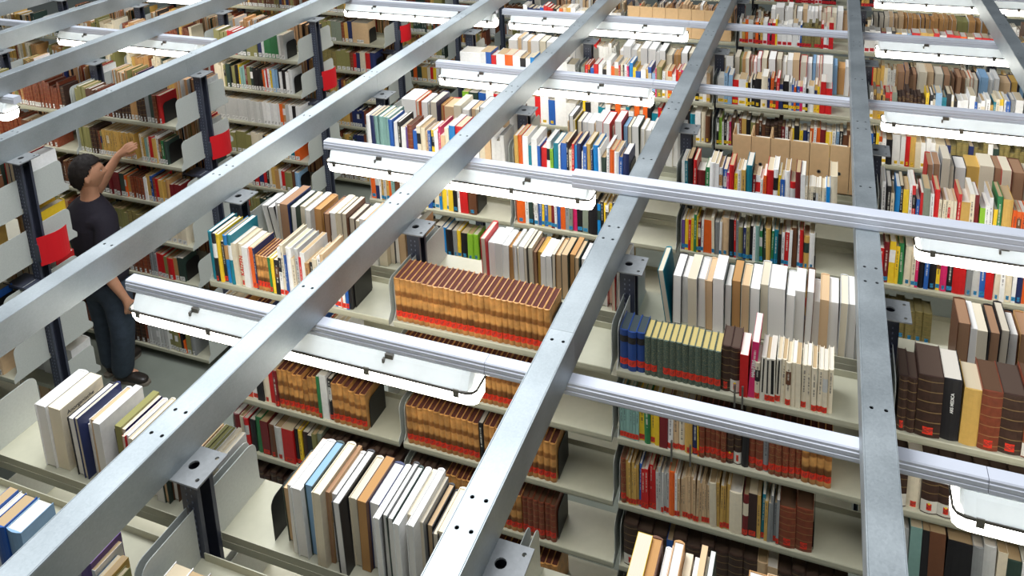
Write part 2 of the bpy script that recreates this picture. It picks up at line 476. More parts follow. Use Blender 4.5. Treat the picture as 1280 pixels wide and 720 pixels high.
def make_rail(x0, x1, y, z, label, w=0.054, h=0.05, joints=()):
    t = thing('lamp_rail', label, 'rail', (x0, y, z), 'aluminium lamp rails')
    xs = [x0, *joints, x1]
    for a, b_ in zip(xs, xs[1:]):
        b = MB(); b.extrude(rail_profile(w, h), a - x0 + 0.001, b_ - x0 - 0.001)
        me = b.build_mesh('rail_length', [M_RAIL]); fix_normals(me)
        link('rail_length', me, t)
    EXTRA_BOXES.append((x0, x1, y - w / 2, y + w / 2, z - h, z))

def loft(b, secs, mat=0):
    """secs: list of equal-length 3D rings, closed at both ends"""
    n = len(secs[0]); v = [p for s in secs for p in s]; f = []
    for k in range(len(secs) - 1):
        for i in range(n):
            j = (i + 1) % n
            f.append((k * n + i, k * n + j, (k + 1) * n + j, (k + 1) * n + i))
    f.append(tuple(range(n))[::-1]); f.append(tuple(range((len(secs) - 1) * n, len(secs) * n)))
    b.mesh_part(v, f, mat)

LAMP_L = 1.59
def lamp_meshes():
    def rings(pf, ends):
        # ends: list of (x, scale) so the body tapers at its two caps
        return [[(x, a * s, zz) for a, zz in pf] for x, s in ends]
    L = LAMP_L
    h = MB()
    loft(h, rings([(-0.032, 0), (-0.040, -0.010), (-0.066, -0.052), (-0.066, -0.056), (0.066, -0.056), (0.066, -0.052), (0.040, -0.010), (0.032, 0)],
                  [(0.02, 0.55), (0.03, 0.9), (0.06, 1.0), (L - 0.06, 1.0), (L - 0.03, 0.9), (L - 0.02, 0.55)]))
    # the housing is a shell, open towards the diffuser
    h.f = [f for f in h.f if not all(abs(h.v[q][2] + 0.056) < 1e-5 for q in f)]
    h.m = h.m[:len(h.f)]; h.c = h.c[:len(h.f)]; h.uv = h.uv[:len(h.f)]
    me_h = h.build_mesh('housing', [M_HOUSING]); fix_normals(me_h)
    g = MB()
    outer = [(0.0, 0.6), (0.012, 0.88), (0.035, 1.0), (L - 0.035, 1.0), (L - 0.012, 0.88), (L, 0.6)]
    path = [(x, -0.070 * s) for x, s in outer] + [(x, 0.070 * s) for x, s in outer[::-1]]
    pin = [(min(max(x, 0.006), L - 0.006), y * 0.89) for x, y in path]
    n = len(path)
    V = [(x, y, -0.0535) for x, y in path] + [(x, y, -0.0610) for x, y in path] + [(x, y, -0.0535) for x, y in pin] + [(x, y, -0.0610) for x, y in pin]
    F = []
    for q in range(n):
        e = (q + 1) % n
        F += [(q, e, n + e, n + q), (2 * n + q, 3 * n + q, 3 * n + e, 2 * n + e), (q, 2 * n + q, 2 * n + e, e), (n + q, n + e, 3 * n + e, 3 * n + q)]
    g.mesh_part(V, F)
    me_g = g.build_mesh('gasket', [M_GASKET]); fix_normals(me_g)
    d = MB()
    loft(d, rings([(-0.064, -0.0605), (-0.062, -0.092), (-0.048, -0.122), (0.048, -0.122), (0.062, -0.092), (0.064, -0.0605)],
                  [(0.006, 0.6), (0.02, 0.88), (0.045, 1.0), (L - 0.045, 1.0), (L - 0.02, 0.88), (L - 0.006, 0.6)]))
    me_d = d.build_mesh('diffuser', [M_TUBE]); fix_normals(me_d)
    c = MB()
    c.box(-0.011, 0.011, -0.0745, -0.0700, -0.076, -0.046); c.box(-0.006, 0.006, -0.0762, -0.074, -0.07, -0.06)
    me_c = c.build_mesh('clip', [M_CLIP])
    s = MB(); s.box(-0.016, 0.016, -0.02, -0.008, -0.008, 0.010); s.box(-0.024, -0.016, -0.03, -0.012, -0.022, -0.006)
    me_s = s.build_mesh('hanger', [M_CLIP])
    return me_h, me_g, me_d, me_c, me_s
ME_H, ME_G, ME_D, ME_C, ME_S = lamp_meshes()

def make_lamp(x, y, z, label):
    t = thing('tube_lamp', label, 'lamp', (x, y, z), 'white tube lamps under the rails')
    link('housing', ME_H, t); link('gasket', ME_G, t); link('diffuser', ME_D, t)
    for k in range(5):
        cx = 0.07 + k * (LAMP_L - 0.14) / 4
        link('clip', ME_C, t, (cx, 0, 0))
        o = link('clip', ME_C, t, (cx, 0, 0)); o.rotation_euler = (0, 0, math.pi)
    for cx in (0.35, LAMP_L - 0.35): link('hanger', ME_S, t, (cx, -0.025, -0.004))
    EXTRA_BOXES.append((x, x + LAMP_L, y - 0.066, y + 0.066, z - 0.122, z))

RY = lambda k: (k + 0.5) * PITCH
RZ = H - 0.002
make_rail(0.02, 6.4, RY(0), RZ, 'lowest lamp rail running above the tan leather set', joints=(1.66, 3.22))
make_rail(0.04, 6.4, RY(1), RZ, 'lamp rail shaded under a thicker rail, above the blue-marked books', joints=(1.66,))
make_rail(0.05, 6.4, RY(2), RZ, 'lamp rail over the yellow-marked books', joints=(1.66,))
make_rail(0.0, 6.4, RY(3), RZ, 'lamp rail in front of the red-marked books', joints=(1.66,))
make_rail(0.05, 7.0, RY(4), RZ, 'lamp rail along the top edge', joints=(1.66,))
make_rail(-1.66, -0.06, RY(3), RZ, 'short lamp rail bridging the cross aisle')
make_rail(-6.0, -1.98, RY(2), RZ, 'lamp rail above the stack past the man')
make_rail(-6.0, -2.44, RY(1), RZ, 'lamp rail ending just behind the man')
make_rail(-7.0, -3.0, RY(3), RZ, 'lamp rail high in the corner stack')
make_rail(1.655, 6.4, 1.763, H + BEAM_H + 0.070, 'thick ribbed aluminium rail lying across two galvanised bars', 0.063, 0.068)
LZ = RZ - 0.05
for x, k, lab in ((0.045, 0, 'lit tube lamp hanging lowest, over the tan leather set'),
                  (3.13, 0, 'lit tube lamp under the dark folios, glass end visible'),
                  (0.06, 1, 'lit tube lamp above the third range, beside the open shelf'),
                  (3.14, 1, 'lit tube lamp half hidden below the thick rail'),
                  (0.07, 2, 'lit tube lamp between third and fourth ranges, first bays'),
                  (3.06, 2, 'lit tube lamp over the yellow-marked books, end bay'),
                  (-1.65, 3, 'lit tube lamp bridging the cross aisle'),
                  (0.06, 3, 'lit tube lamp under the cardboard boxes row'),
                  (3.08, 3, 'lit tube lamp in front of the red-marked books'),
                  (3.12, 4, 'lit tube lamp in the top corner behind the bar'),
                  (0.07, 4, 'lit tube lamp of the top rail, first bays'),
                  (-3.72, 2, 'lit tube lamp above the old books past the man'),
                  (-4.09, 1, 'lit tube lamp whose end shows behind the man'),
                  (-4.72, 3, 'lit tube lamp high in the corner stack')):
    make_lamp(x, RY(k), LZ, lab)

# ------------------------------------------------------------------ books: colours
COL = {'w': (236, 235, 232), 'i': (226, 214, 188), 'g': (140, 142, 142), 'lg': (200, 200, 196), 'k': (30, 28, 31), 'n': (38, 48, 92),
       'b': (40, 92, 170), 'B': (25, 130, 200), 't': (22, 122, 140), 'lt': (130, 168, 160), 'lb': (140, 175, 205), 'G': (48, 122, 72), 'lG': (140, 190, 52),
       'dg': (48, 66, 58), 'y': (238, 200, 48), 'o': (226, 98, 32), 'r': (200, 32, 34), 'dr': (118, 32, 36), 'm': (205, 40, 100),
       'br': (104, 66, 44), 'db': (58, 38, 34), 'tn': (188, 142, 90), 'oc': (204, 164, 86), 'be': (214, 182, 142), 'ol': (140, 136, 84),
       'gy': (128, 136, 120), 'p': (106, 76, 140),
       'L': (196, 142, 80), 'R': (126, 62, 40), 'D': (62, 42, 34), 'S': (72, 88, 78), 'X': (34, 66, 130), 'z': (226, 220, 204), 'O': (130, 118, 72)}
WORD = {'w': 'white', 'i': 'ivory', 'g': 'grey', 'lg': 'pale grey', 'k': 'black', 'n': 'navy', 'b': 'blue', 'B': 'bright blue', 't': 'teal', 'lt': 'pale teal',
        'lb': 'pale blue', 'G': 'green', 'lG': 'lime', 'dg': 'dark green', 'y': 'yellow', 'o': 'orange', 'r': 'red', 'dr': 'dark red', 'm': 'magenta',
        'br': 'brown', 'db': 'dark brown', 'tn': 'tan', 'oc': 'ochre', 'be': 'beige', 'ol': 'olive', 'gy': 'grey-green', 'p': 'purple',
        'L': 'tan', 'R': 'red-brown', 'D': 'gilt dark', 'S': 'green speckled', 'X': 'blue', 'z': 'black-striped white', 'O': 'olive'}
PAGE = {'L': (92, 52, 44), 'R': (96, 70, 52), 'D': (84, 68, 58), 'S': (188, 170, 110), 'X': (66, 76, 80), 'O': (120, 112, 80)}
LEATHER = {'L': 3, 'R': 4, 'D': 4, 'S': 5, 'X': 0, 'O': 4}
MARK = {'red': (222, 52, 28), 'blue': (40, 140, 190), 'yellow': (240, 196, 30), 'crimson': (206, 24, 40), 'white': (226, 226, 222)}
ORD = ['first', 'second', 'third', 'fourth', 'fifth', 'sixth', 'seventh', 'eighth', 'ninth', 'tenth', 'eleventh', 'twelfth', 'thirteenth', 'fourteenth', 'fifteenth', 'sixteenth',
       'seventeenth', 'eighteenth', 'nineteenth', 'twentieth']
TENS = ['', '', 'twenty', 'thirty', 'forty', 'fifty', 'sixty', 'seventy', 'eighty']
def ordinal(n):
    if n <= 20: return ORD[n - 1]
    t, u = divmod(n, 10)
    return TENS[t][:-1] + 'ieth' if u == 0 else TENS[t] + '-' + ORD[u - 1]

# ------------------------------------------------------------------ books: what stands where
# block R/L, row, side F/B, bay, shelf | x0 x1 | height range cm | mark | tokens code:width*count^height@lean
SPEC = '''
R1B0 0|.235 .80|21 25|- |w:13^25 i:14^25 br:2^18 i:4^18 k:4^18 lg:9^23 i:5^24 w:7^20 be:6^24 db:3^24 lg:8^25 w:5^19 db:6^20 ol:7^24 i:5^23 r:3^23 w:6^23 db:3^23 i:5 k:4 w:7 lg:8 be:5 w:6
R1B0 0|.81 .97|18 20|- |w:5 i:6*3 be:6*2 ol:6*3 i:6*3
R1B1 0|1.235 1.85|20 27|- |be:11^20 w:5^25 k:2^25 w:11^25 lb:9^26 w:3^25 i:9^27 br:4^26 w:10^25 lg:8^26 i:8^25 tn:9^25 w:11^24 n:4^23 w:6^25 lg:6^26 w:7^26 w:6^26 i:5^25 w:7^26 g:4^24 be:6^22 k:6^21 i:8^22 be:5^20 w:5^21 w:8^25
R1B2 0|2.30 2.52|20 26|- |y:20 tn:18 w:9 w:7 lg:14 i:10 w:8 be:8 i:7 w:7
R1B2 0|2.60 2.97|19 24|- |w:12 be:11 lg:9 db:12 w:9 i:10 br:9 w:12
R1F0 0|.10 .56|13 16|- |w:8 k:9 oc:5 w:8 r:4 lg:6 w:8 k:4 oc:5 w:7 lb:6 b:9^17 w:6^16 b:12^16 lb:15^15.5
R1F0 0|.75 .91|10 14|- |dr:5^14 w:3^14.5 p:10^15 w:3^13 lb:4^11 oc:5^11 ol:4^10
R1F1 0|1.05 1.28|13 14|- |w:15 w:14 lg:13 i:12
R2F0 0|.02 .80|19 26|red|t:8^25 k:9^25 y:7^25 k:6^21 B:8^25 t:9^26 i:9^22 i:9^22 w:11^21 o:10^21 n:3^21 L:6*4^18 G:4^18 y:7^18 k:8^18 w:6 i:6 b:3 w:10 i:6 lg:7 r:4 w:8 tn:7 k:5 i:8 w:7 be:6 n:5 w:8 B:5 w:6 o:4 w:5 b:5 k:5
R2F0 1|.02 .74|18 23|red|w:6 i:5*4 r:6 L:6*5 k:5 n:6 lG:7*3 G:6 oc:5 k:5 r:9 o:9 b:10 w:5 r:5 o:5 i:7 w:6
R2F0 2|.03 .82|18 22|red|db:9*2 i:8 o:8 w:8 k:9 i:9 r:8 dr:6 L:7*8 G:4^23 w:9^24 k:6^22 L:7.5*6
R2F0 3|.03 .97|18 21|red|dr:7 i:5 r:6 k:7 G:7 dr:9 br:8 lg:9 r:13 k:5 y:4 db:7 k:6 ol:5 gy:5 D:7*12
R2F0 4|.03 .97|18 21|red|D:7*26
R2F1 0|1.022 1.735|20 20.6|red|L:7*27
R2F1 1|1.022 1.67|19.5 20.2|red|L:7*28
R2F1 2|1.03 1.74|19.2 20|red|L:7*13 k:6 L:7*12
R2F1 3|1.03 1.73|18.6 19.6|red|D:8*6 L:7*14 R:7*6
R2F1 4|1.03 1.73|18 19|red|R:8*12 L:7*10
R2F2 0|2.022 2.81|19 20|red|X:11*3^17.6 S:8*12^17 D:11.5*2^19.5 r:10^18 m:8^24@3 i:6^16 z:6*4^18.5 i:6*10^18.5
R2F2 1|2.022 2.82|18 21|red|lt:4.3*6 y:8 G:8 y:6*2 dr:11 w:7 be:8 i:8 oc:10 n:7 y:2 R:7*5 D:9 D:10 k:9 R:9*2 g:7 R:8*5 L:9*4
R2F2 2|2.022 2.765|18 21.5|red|R:7 oc:3.5*5 b:3 r:5*4 lg:3.4*5 o:8 w:3 be:3.5*12 i:9 oc:4*4 i:16^19 dr:7 db:11 oc:5 t:4 oc:4 g:3.5*4 R:20*2
R2F2 3|2.03 2.9|18 21|red|D:14*3 b:6 D:13*6 be:9*2 D:12*5
R2F2 4|2.03 2.9|18 21|red|D:13*10 be:9*2 D:12*5
R2F3 0|3.022 3.97|22 26|red|D:9*2^22 D:24^24.5 k:18^24 oc:17^22 R:19^23 D:21^23 R:26^24 D:38^25.5 k:28^24 R:24^24 D:30^25 D:26^24
R2F3 1|3.022 3.97|20 22|red|D:14 i:13 D:15*6 k:16*2 D:18 D:16 k:17*2 D:16*3
R2F3 2|3.022 3.97|20 25|- |g:9 lg:8 lt:9 k:6 br:12 k:20 g:8 lg:9 i:7 dg:11 w:6 k:14 dg:12 w:6 lg:8 y:6 m:8 dr:9 w:7 k:10 i:9 g:8 w:9 be:8
R2F3 3|3.022 3.97|18 23|- |k:8 g:9 db:9 i:8 w:7 dg:9 br:9 k:8 g:9 lg:9 n:8 w:8 dr:7 oc:8
R2B0 0|.06 .95|19 25|- |lg:9*2^19@-10 w:6 k:5 br:10^26 w:7 i:6 k:6 w:7 tn:8 oc:7 br:7 w:8 i:5*2 db:7 i:8 w:7 be:6 w:8 i:9 k:5 w:9 be:8 w:6 i:7
R2B1 0|1.28 1.965|19 24|- |r:7 w:9 lg:10 w:8 tn:7 w:5 i:4 w:7 k:4 i:5 br:5 oc:6 w:6 w:8 k:4 be:9*2 tn:7 be:6 w:6 i:5 w:8 be:7 w:8 i:7 r:4 w:6 i:7
R2B2 0|2.14 2.97|21 26|- |t:6^25@-8 w:9^23 lg:7 i:9^24 w:8 be:7 w:10 lg:7 tn:9 be:8 w:10 i:8 w:15^25 w:8 lg:9 w:7 w:6 be:8 w:9 i:7 w:8 lg:10 w:9
R2B3 0|3.24 3.97|20 25|- |br:10 w:6 i:8 br:8 k:7 w:9 br:9 i:8 k:8 w:8 br:10 w:7 i:9 w:9 br:8 dr:9 w:9 lb:8 br:9 w:9
R3F0 0|.02 .97|19 25|blue|w:8^26 n:7^26 lt:6*4^26 b:6^25 w:7 k:5 w:7 p:4 R:8 b:8 i:6*2 be:5 b:4 y:5 w:6 m:4 be:7 i:6 B:9^26 r:11^26 br:10 k:6 w:9 i:8 be:9 w:8 w:7 w:6
R3F0 1|.02 .76|18 24|blue|o:8 n:7 w:4 oc:5 lg:4 oc:5 o:5 lt:6 br:10 w:7 w:6 m:8 r:7 lb:6 i:6 y:7 b:7 k:5 i:8 B:4 y:8 i:3 y:8 k:7 w:5 r:13^22 br:13^22
R3F0 2|.1 .76|17 20|blue|k:8*3 gy:8 k:9 dg:9 br:9 k:9 B:5 k:7 g:5 y:4 k:8 lG:6*2
R3F1 0|1.03 1.72|18 25|blue|oc:7^25 o:7^25 w:10 t:7 w:10 b:5 r:10 w:7 lG:5 t:9 w:3 b:10^24 k:4 i:5 r:4 B:5 n:7^25 w:3 b:6 oc:8^25 n:3 B:9 w:5 dg:7 w:5 o:8 w:8 b:6 n:10^22
R3F1 1|1.03 1.66|17 22|blue|o:14^24 w:6 dg:7 k:3 w:6 b:6 y:4 b:6 oc:6 dr:6 w:4 b:5 o:8 g:6 gy:6 m:7 k:9 gy:9 k:15^23 B:5 k:5 y:4 w:5 y:4 n:6 w:5
R3F2 0|2.02 2.82|17 24|blue|w:5 t:5 k:8^24 r:6 dr:14 G:7 w:9 w:7^23 w:7 b:6 m:4 r:8 y:5 w:7 oc:7 t:10^24 dr:5 w:8 w:4 o:5 r:11 w:8^24 y:4 b:7 w:8^24 r:9 dr:8^24 w:7 i:4*8^17 B:6 i:11^24
R3F2 1|2.02 2.72|18 23|blue|p:5 y:6 r:5 y:5 G:5 y:3 dr:5 w:4 o:15 i:5 g:8 w:4 be:12^23 k:10 r:3 g:4 ol:8 n:5 ol:6 k:5 w:5 lt:7 G:5 dg:6 oc:8 G:4 t:7 k:6 w:5 r:7 w:5 br:9^23 w:4 r:6 oc:9 w:9
R3F3 0|3.03 3.97|17 25|blue|w:6 k:6^23 i:6 B:7 k:5 y:8 w:5 r:5 b:5 r:5 gy:10^24 w:5 r:7^24 i:4*6^19 r:5 oc:12 i:7^24 dr:7 lG:8 w:5*2 y:5 G:7^24 oc:13 o:6*8^18 o:9^24 r:10 lg:8 b:6 w:7 lg:8 i:9 w:7
R3F3 1|3.03 3.97|18 24|blue|r:7 dr:7 y:8 y:6 G:7^23 i:10 i:5 m:4^23 k:8 b:6 k:10 y:5^24 m:9 k:7 r:17^22 g:8 lg:10 b:7 r:10 i:8 w:6 i:9 w:5 n:8 o:7 y:5 w:8^23 oc:12 w:6 dg:5 ol:8 r:10 i:8 w:6 b:7
R3F3 2|3.02 3.3|17 18|blue|ol:7 O:7*6
R3B0 0|.1 .97|20 26|- |w:17^25 o:4 w:7 i:7 n:8^26 tn:4 be:15^22 i:8^25 w:8 be:6 i:6 w:8 lg:9 w:7 be:8 w:9 w:8
R3B1 0|1.24 1.97|20 25|- |be:6 w:7^26 y:3 i:7 lg:8 w:10 be:5 w:11^25 w:11^25 i:6 w:11^26 lb:7 i:7 w:11 w:6 lg:12 lg:11 w:8 w:9 w:9 w:8
R3B3 0|3.26 3.97|20 24|- |br:7*2 g:8^25 g:5 lg:11 oc:12 i:13 br:7 i:9 br:11 i:8 g:9 r:8@12 lg:8 k:8 i:9
R4F0 0|.02 .97|18 23|yellow|w:22 w:6 b:6 r:5 w:9 o:9 w:8 k:5 w:5 B:4 lb:5 w:6 p:3 w:7 w:7 w:6 w:8
R4F0 1|.02 .97|19 23|yellow|lG:5 dg:7 b:6 w:6 r:6 w:7 w:9 lg:9 r:4 w:6 b:5 w:8 w:7
R4F1 0|1.02 1.97|17 23|yellow|gy:5 r:4 o:4 b:5 r:7 w:6 k:6 w:7^25 o:6 w:6^24 r:3 i:4 k:2 w:4 m:3 B:5^24 y:5 b:7 w:7 oc:4 b:5 lb:5 m:2 ol:8^23 w:4 i:4 o:6 w:5 r:4 o:4 m:6 n:4^23 B:5^23 w:5 k:5 lg:6 w:5 be:5
R4F1 1|1.02 1.97|18 24|yellow|y:4^25 k:6 w:9 t:4*2 w:6 k:6 o:6 i:6 t:4 w:6 o:6 i:4 o:6 k:4 t:7 r:4 y:6 r:4 w:6 r:6 i:5 k:5 t:6 w:6 i:5 br:5
R4F2 0|2.02 2.78|17 23|yellow|lg:10 lb:5^23 lb:6 r:9 w:11 y:3 k:3 w:2 k:4 k:9 i:9^23 n:4 o:4 br:4 r:4 n:6 k:8 lg:4 b:3 o:3 b:5 m:4 w:4 k:3 w:8 oc:4 y:4 r:7^23 r:9
R4F2 1|2.02 2.97|17 22|yellow|k:3 lG:5 w:3 k:4 w:3 m:4 br:5 w:7 dr:4 oc:7^22 k:6 ol:7 br:5*3 D:6*4 dr:5 w:4 br:5 y:4 k:7 y:5 n:6 n:4 o:5 w:4 o:6 dr:8 y:9 w:5 lb:4 k:5 br:6*4
R4F3 0|3.02 3.9|17 22|yellow|w:4 oc:3*5 r:6 r:3 gy:7 D:5*7 y:4 k:3*3 lb:8^22 t:6 k:6^22 w:3 k:4 w:7*2 w:7^22 b:3 w:5*3 oc:4 t:3 i:4 y:6 w:3 b:5 g:5 w:9^22
R4F3 1|3.02 3.97|17 22|yellow|b:6 k:4 y:4 o:5 w:5 k:8 w:10^22 w:6 r:6 oc:7 i:7 w:6*3 i:12 n:6 O:7*3 n:6 O:6*3 w:6 dg:7 O:6*6
R4B0 0|.3 .97|20 25|- |w:10 be:5 w:6 be:5 w:9 i:7 w:9 lg:9 be:5 oc:5 w:6 w:13
R4B1 0|1.22 1.97|19 25|- |w:6 w:10^25 w:8 i:6 w:9^25 w:10^25 w:6 w:8 i:8 tn:6*2 w:9^24 i:6 be:6 w:8 be:7 w:9
R4B2 0|2.1 2.97|20 25|- |lG:6 ol:4 tn:5 i:5 r:4 w:6 w:6^24 i:7 tn:3 w:10^25 i:8 w:6 w:8^25 be:9^25 r:9^24 w:8 lb:4^25 w:5 r:4 w:13^25 lb:6 tn:9 w:6 be:7 w:8
R4B3 0|3.2 3.97|19 24|- |br:8 br:5*3 i:10^24 be:9^24 dr:10 br:8 br:6*3 i:5 o:3 i:6 lb:9 lg:6*2 be:14 oc:8 lb:6
R5F0 0|.02 .97|18 22|crimson|w:5 n:5*3 b:5 r:4*3 k:4 i:4 o:4 be:4 oc:5 w:6*3 lG:4 w:4*2 y:6 k:4 w:5*4
R5F2 0|2.02 2.78|18 22|crimson|w:4 oc:5 o:5 lg:8 br:4 o:5 k:3 oc:4 w:7 m:4 k:3 r:6 y:3^23 w:8*4 w:4 b:3 O:5*6 r:4 w:5 lg:3 r:7^23
R5F3 0|3.02 3.97|18 20|crimson|w:4*3 dr:4 w:4 k:3 oc:5 w:4 lb:3 r:6 oc:5*2 r:4 w:5 r:5*2 o:5 i:5 r:5*3
R5F1 1|1.02 1.97|18 22|crimson|w:6*3 r:4 lb:5 w:6 i:5 w:6*4 k:5 oc:5 w:6*3
R5B2 0|2.25 2.97|20 24|- |w:8 lg:14^24 w:6 w:8^25 i:6 w:9 be:8 w:5 w:6*3 i:8*3 w:9^24 be:9 tn:7*2
R5B3 0|3.1 3.97|20 23|- |k:7*3 be:7*3 tn:6*12 ol:8*2 tn:9*3
L3F0 0|.05 .86|18 22|white|ol:7*3 br:6*4 R:6*4 D:6*6 tn:6*2 D:6*3 g:8^22 dg:6^22 R:7^21 r:7^21
L3F0 1|.03 .56|18 21|white|ol:7*4^20 D:7*3^20 R:5 ol:5 oc:6*13^20@0
L3F0 1|.62 .86|18 22|white|i:4 oc:5 lt:5 i:5 r:9^20 oc:7 w:6 br:5 G:6^18 dg:7^18
L3F0 2|.1 .93|16 21|white|k:9*3 dr:7*3^19 dg:9^18 o:3 oc:6 R:6*4^17 w:5^18 oc:7^20 b:3^20 R:5 r:6 oc:6*2 tn:6 dr:6*3^16
L3F0 3|.05 .93|17 20|white|ol:7*8 O:7*4 i:8*8^17
L3F0 4|.05 .86|17 21|white|br:7*7 R:7*4 g:3*3 r:6*2^19 ol:4 r:9^17 tn:6 dg:9^19
L3F0 5|.05 .86|17 21|white|db:8*8 R:7*5 br:7*4 k:7
L3F0 6|.05 .86|17 21|white|D:9*6 R:6 lg:5*7^18 ol:5*4^17 k:4 o:4^20@-14 ol:7 g:7
L3F1 1|.05 .8|18 20|white|oc:6*3 R:6*6 br:6*4 R:7*4
L4F0 0|.1 .86|19 22|white|ol:6*4 r:6*2 dg:6*3 ol:6*3 n:6 w:4 G:6*4 w:5 lg:6^22
L4F0 1|.02 .9|19 22|white|dr:7 i:5*4 ol:4 dg:8 k:5 ol:6 k:6 y:3 lt:5*2 dr:4 ol:7 dg:5 k:5*4 o:3^20 w:4 r:3 w:4 y:3 lb:6 lb:5 k:4 w:5 k:6 w:6 lg:7^22
L4F0 2|.02 .95|20 21|white|lg:6*15 w:6*5 o:4 tn:5 lg:7 w:6 k:6 w:8
L4F0 3|.05 .9|18 21|white|ol:7*6 i:6*3 k:4 oc:6*2 tn:6 ol:6 oc:6 w:3 t:6 o:7
L4F0 4|.05 .86|18 21|white|oc:14*3 i:6 k:6 r:7^21 n:9^20 r:6^20 k:4 i:5 oc:6 tn:7 w:5 r:6^18 ol:13^18 br:5 lb:7^19
L5F0 1|.05 .8|20 23|white|ol:6*6 gy:7*2 R:5 oc:5 n:6 be:22^22
L5F0 2|.05 .86|19 22|white|O:8*6 ol:8*3 R:6 r:6 n:6 i:9 r:8 n:9^22
L6F0 4|.3 .86|17 20|white|ol:6*2 dg:7*2 o:6 dg:9 oc:9 i:6 r:5 y:5 w:6
L2B0 0|.62 .95|23 26|- |be:9 br:12^26 r:8^25 i:9^24 w:4^25 r:3^24 w:20^23.5
L2B0 1|.72 .95|21 23.5|- |tn:9 be:8 o:6 y:13^23 w:8^20 y:13^22
L2B0 2|.5 .95|17 20|- |be:9 lg:8 i:6 w:9 r:4 w:6 r:4 w:7
L2B0 4|.5 .95|19 21|- |i:8 lg:9 w:8 t:5 w:9
L2B0 5|.5 .95|22 24|- |i:9 w:8 be:9 lg:9 w:12
L2F0 0|.2 .95|20 24|white|br:9 k:9 tn:9 r:9 w:9 G:16 w:9 r:7 br:8
L2F0 1|.3 .9|18 20|white|r:9*3 dr:8 k:9 w:9 oc:14^23.5
L2F0 2|.2 .9|18 22|white|k:8 B:9 oc:9 o:7 w:9 b:8
'''
PALETTE = {'R1': 'w i lg be w k b', 'R2': 'D R w i r be k oc', 'R3': 'k w dg gy r b i w oc lt', 'R4': 'w k i oc r lg tn b w ol', 'R5': 'w w i r lg k oc', 'R6': 'r w oc D i k br lg',
           'L2': 'be w i br oc r', 'L3': 'R D br oc ol R tn', 'L4': 'ol dg R tn i k oc', 'L5': 'ol O R n oc br', 'L6': 'ol R tn dg br oc', 'L7': 'oc R tn ol w br', 'L8': 'tn R i ol br w', 'B': 'w i be lg tn w br'}
MARKS = {'R1': '-', 'R2': 'red', 'R3': 'blue', 'R4': 'yellow', 'R5': 'crimson', 'R6': 'crimson', 'L': 'white'}

rng = random.Random(11)
SHELVES = {}
for line in SPEC.strip().splitlines():
    key, xr, hr, mk, toks = line.split('|')
    k, s = key.split()
    SHELVES.setdefault((k, int(s)), []).append((tuple(map(float, xr.split())), tuple(map(float, hr.split())), mk.strip(), toks))

def default_fill(k, s, side, x0, x1):
    pal = (PALETTE['B'] if side == 'B' and k[0] == 'R' else PALETTE[k[:2]]).split()
    toks = []
    tot = 0
    while tot < 240:
        c = rng.choice(pal); n = rng.choice((1, 1, 1, 1, 2, 3, 5)); w = rng.choice((5, 6, 7, 8, 10))
        toks.append(f'{c}:{w}*{n}'); tot += w * n
    return [((x0, x1), (17, 22), '-' if side == 'B' else MARKS.get(k[:2], MARKS.get(k[0])), ' '.join(toks))]

wanted = []
def want(block, r, side, bays, shelves):
    for b in bays:
        for s in shelves: wanted.append((block, r, side, b, s))
want('R', 1, 'B', (0, 1, 2), (0,)); want('R', 1, 'F', (0, 1), (0,))
want('R', 2, 'F', (0, 1, 2, 3), range(5)); want('R', 2, 'B', (0, 1, 2, 3), (0,))
want('R', 3, 'F', (0, 1, 2, 3), range(4)); want('R', 3, 'B', (0, 1, 2, 3), (0,))
want('R', 4, 'F', (0, 1, 2, 3, 4), range(3)); want('R', 4, 'B', (0, 1, 2, 3, 4), (0,))
want('R', 5, 'F', (0, 1, 2, 3, 4), range(2)); want('R', 5, 'B', (0, 1, 2, 3, 4), (0,))
want('R', 6, 'F', (0, 1, 2, 3, 4), range(2))
want('L', 2, 'F', (0,), range(4)); want('L', 2, 'B', (0,), range(7))
want('L', 3, 'F', (0, 1), range(7)); want('L', 3, 'B', (0,), range(7)); want('L', 3, 'B', (1,), (0, 1))
want('L', 4, 'F', (0, 1, 2), range(7)); want('L', 4, 'B', (0,), range(5)); want('L', 4, 'B', (1, 2), (0,))
want('L', 5, 'F', (0, 1, 2), range(7)); want('L', 5, 'B', (0,), range(4)); want('L', 5, 'B', (1, 2), (0,))
want('L', 6, 'F', (0, 1, 2), range(7))
want('L', 7, 'F', (0, 1), range(7)); want('L', 8, 'F', (0, 1), range(7))
want('L', 4, 'F', (3,), range(3)); want('L', 5, 'F', (3,), range(4)); want('L', 6, 'F', (3,), range(5))
SKIP = {('R3B2', 0), ('R5F1', 0)}          # cardboard boxes stand there

def bay_x(block, b):
    return float(b) if block == 'R' else GAP - 1 - b

BOOKS = []
SHELF_INFO = {}
def parse(t):
    code, rest = t.split(':')
    lean = 0.0; h = None; n = 1
    if '@' in rest: rest, a = rest.split('@'); lean = float(a)
    if '^' in rest: rest, a = rest.split('^'); h = float(a)
    if '*' in rest: rest, a = rest.split('*'); n = int(a)
    return code, float(rest), n, h, lean

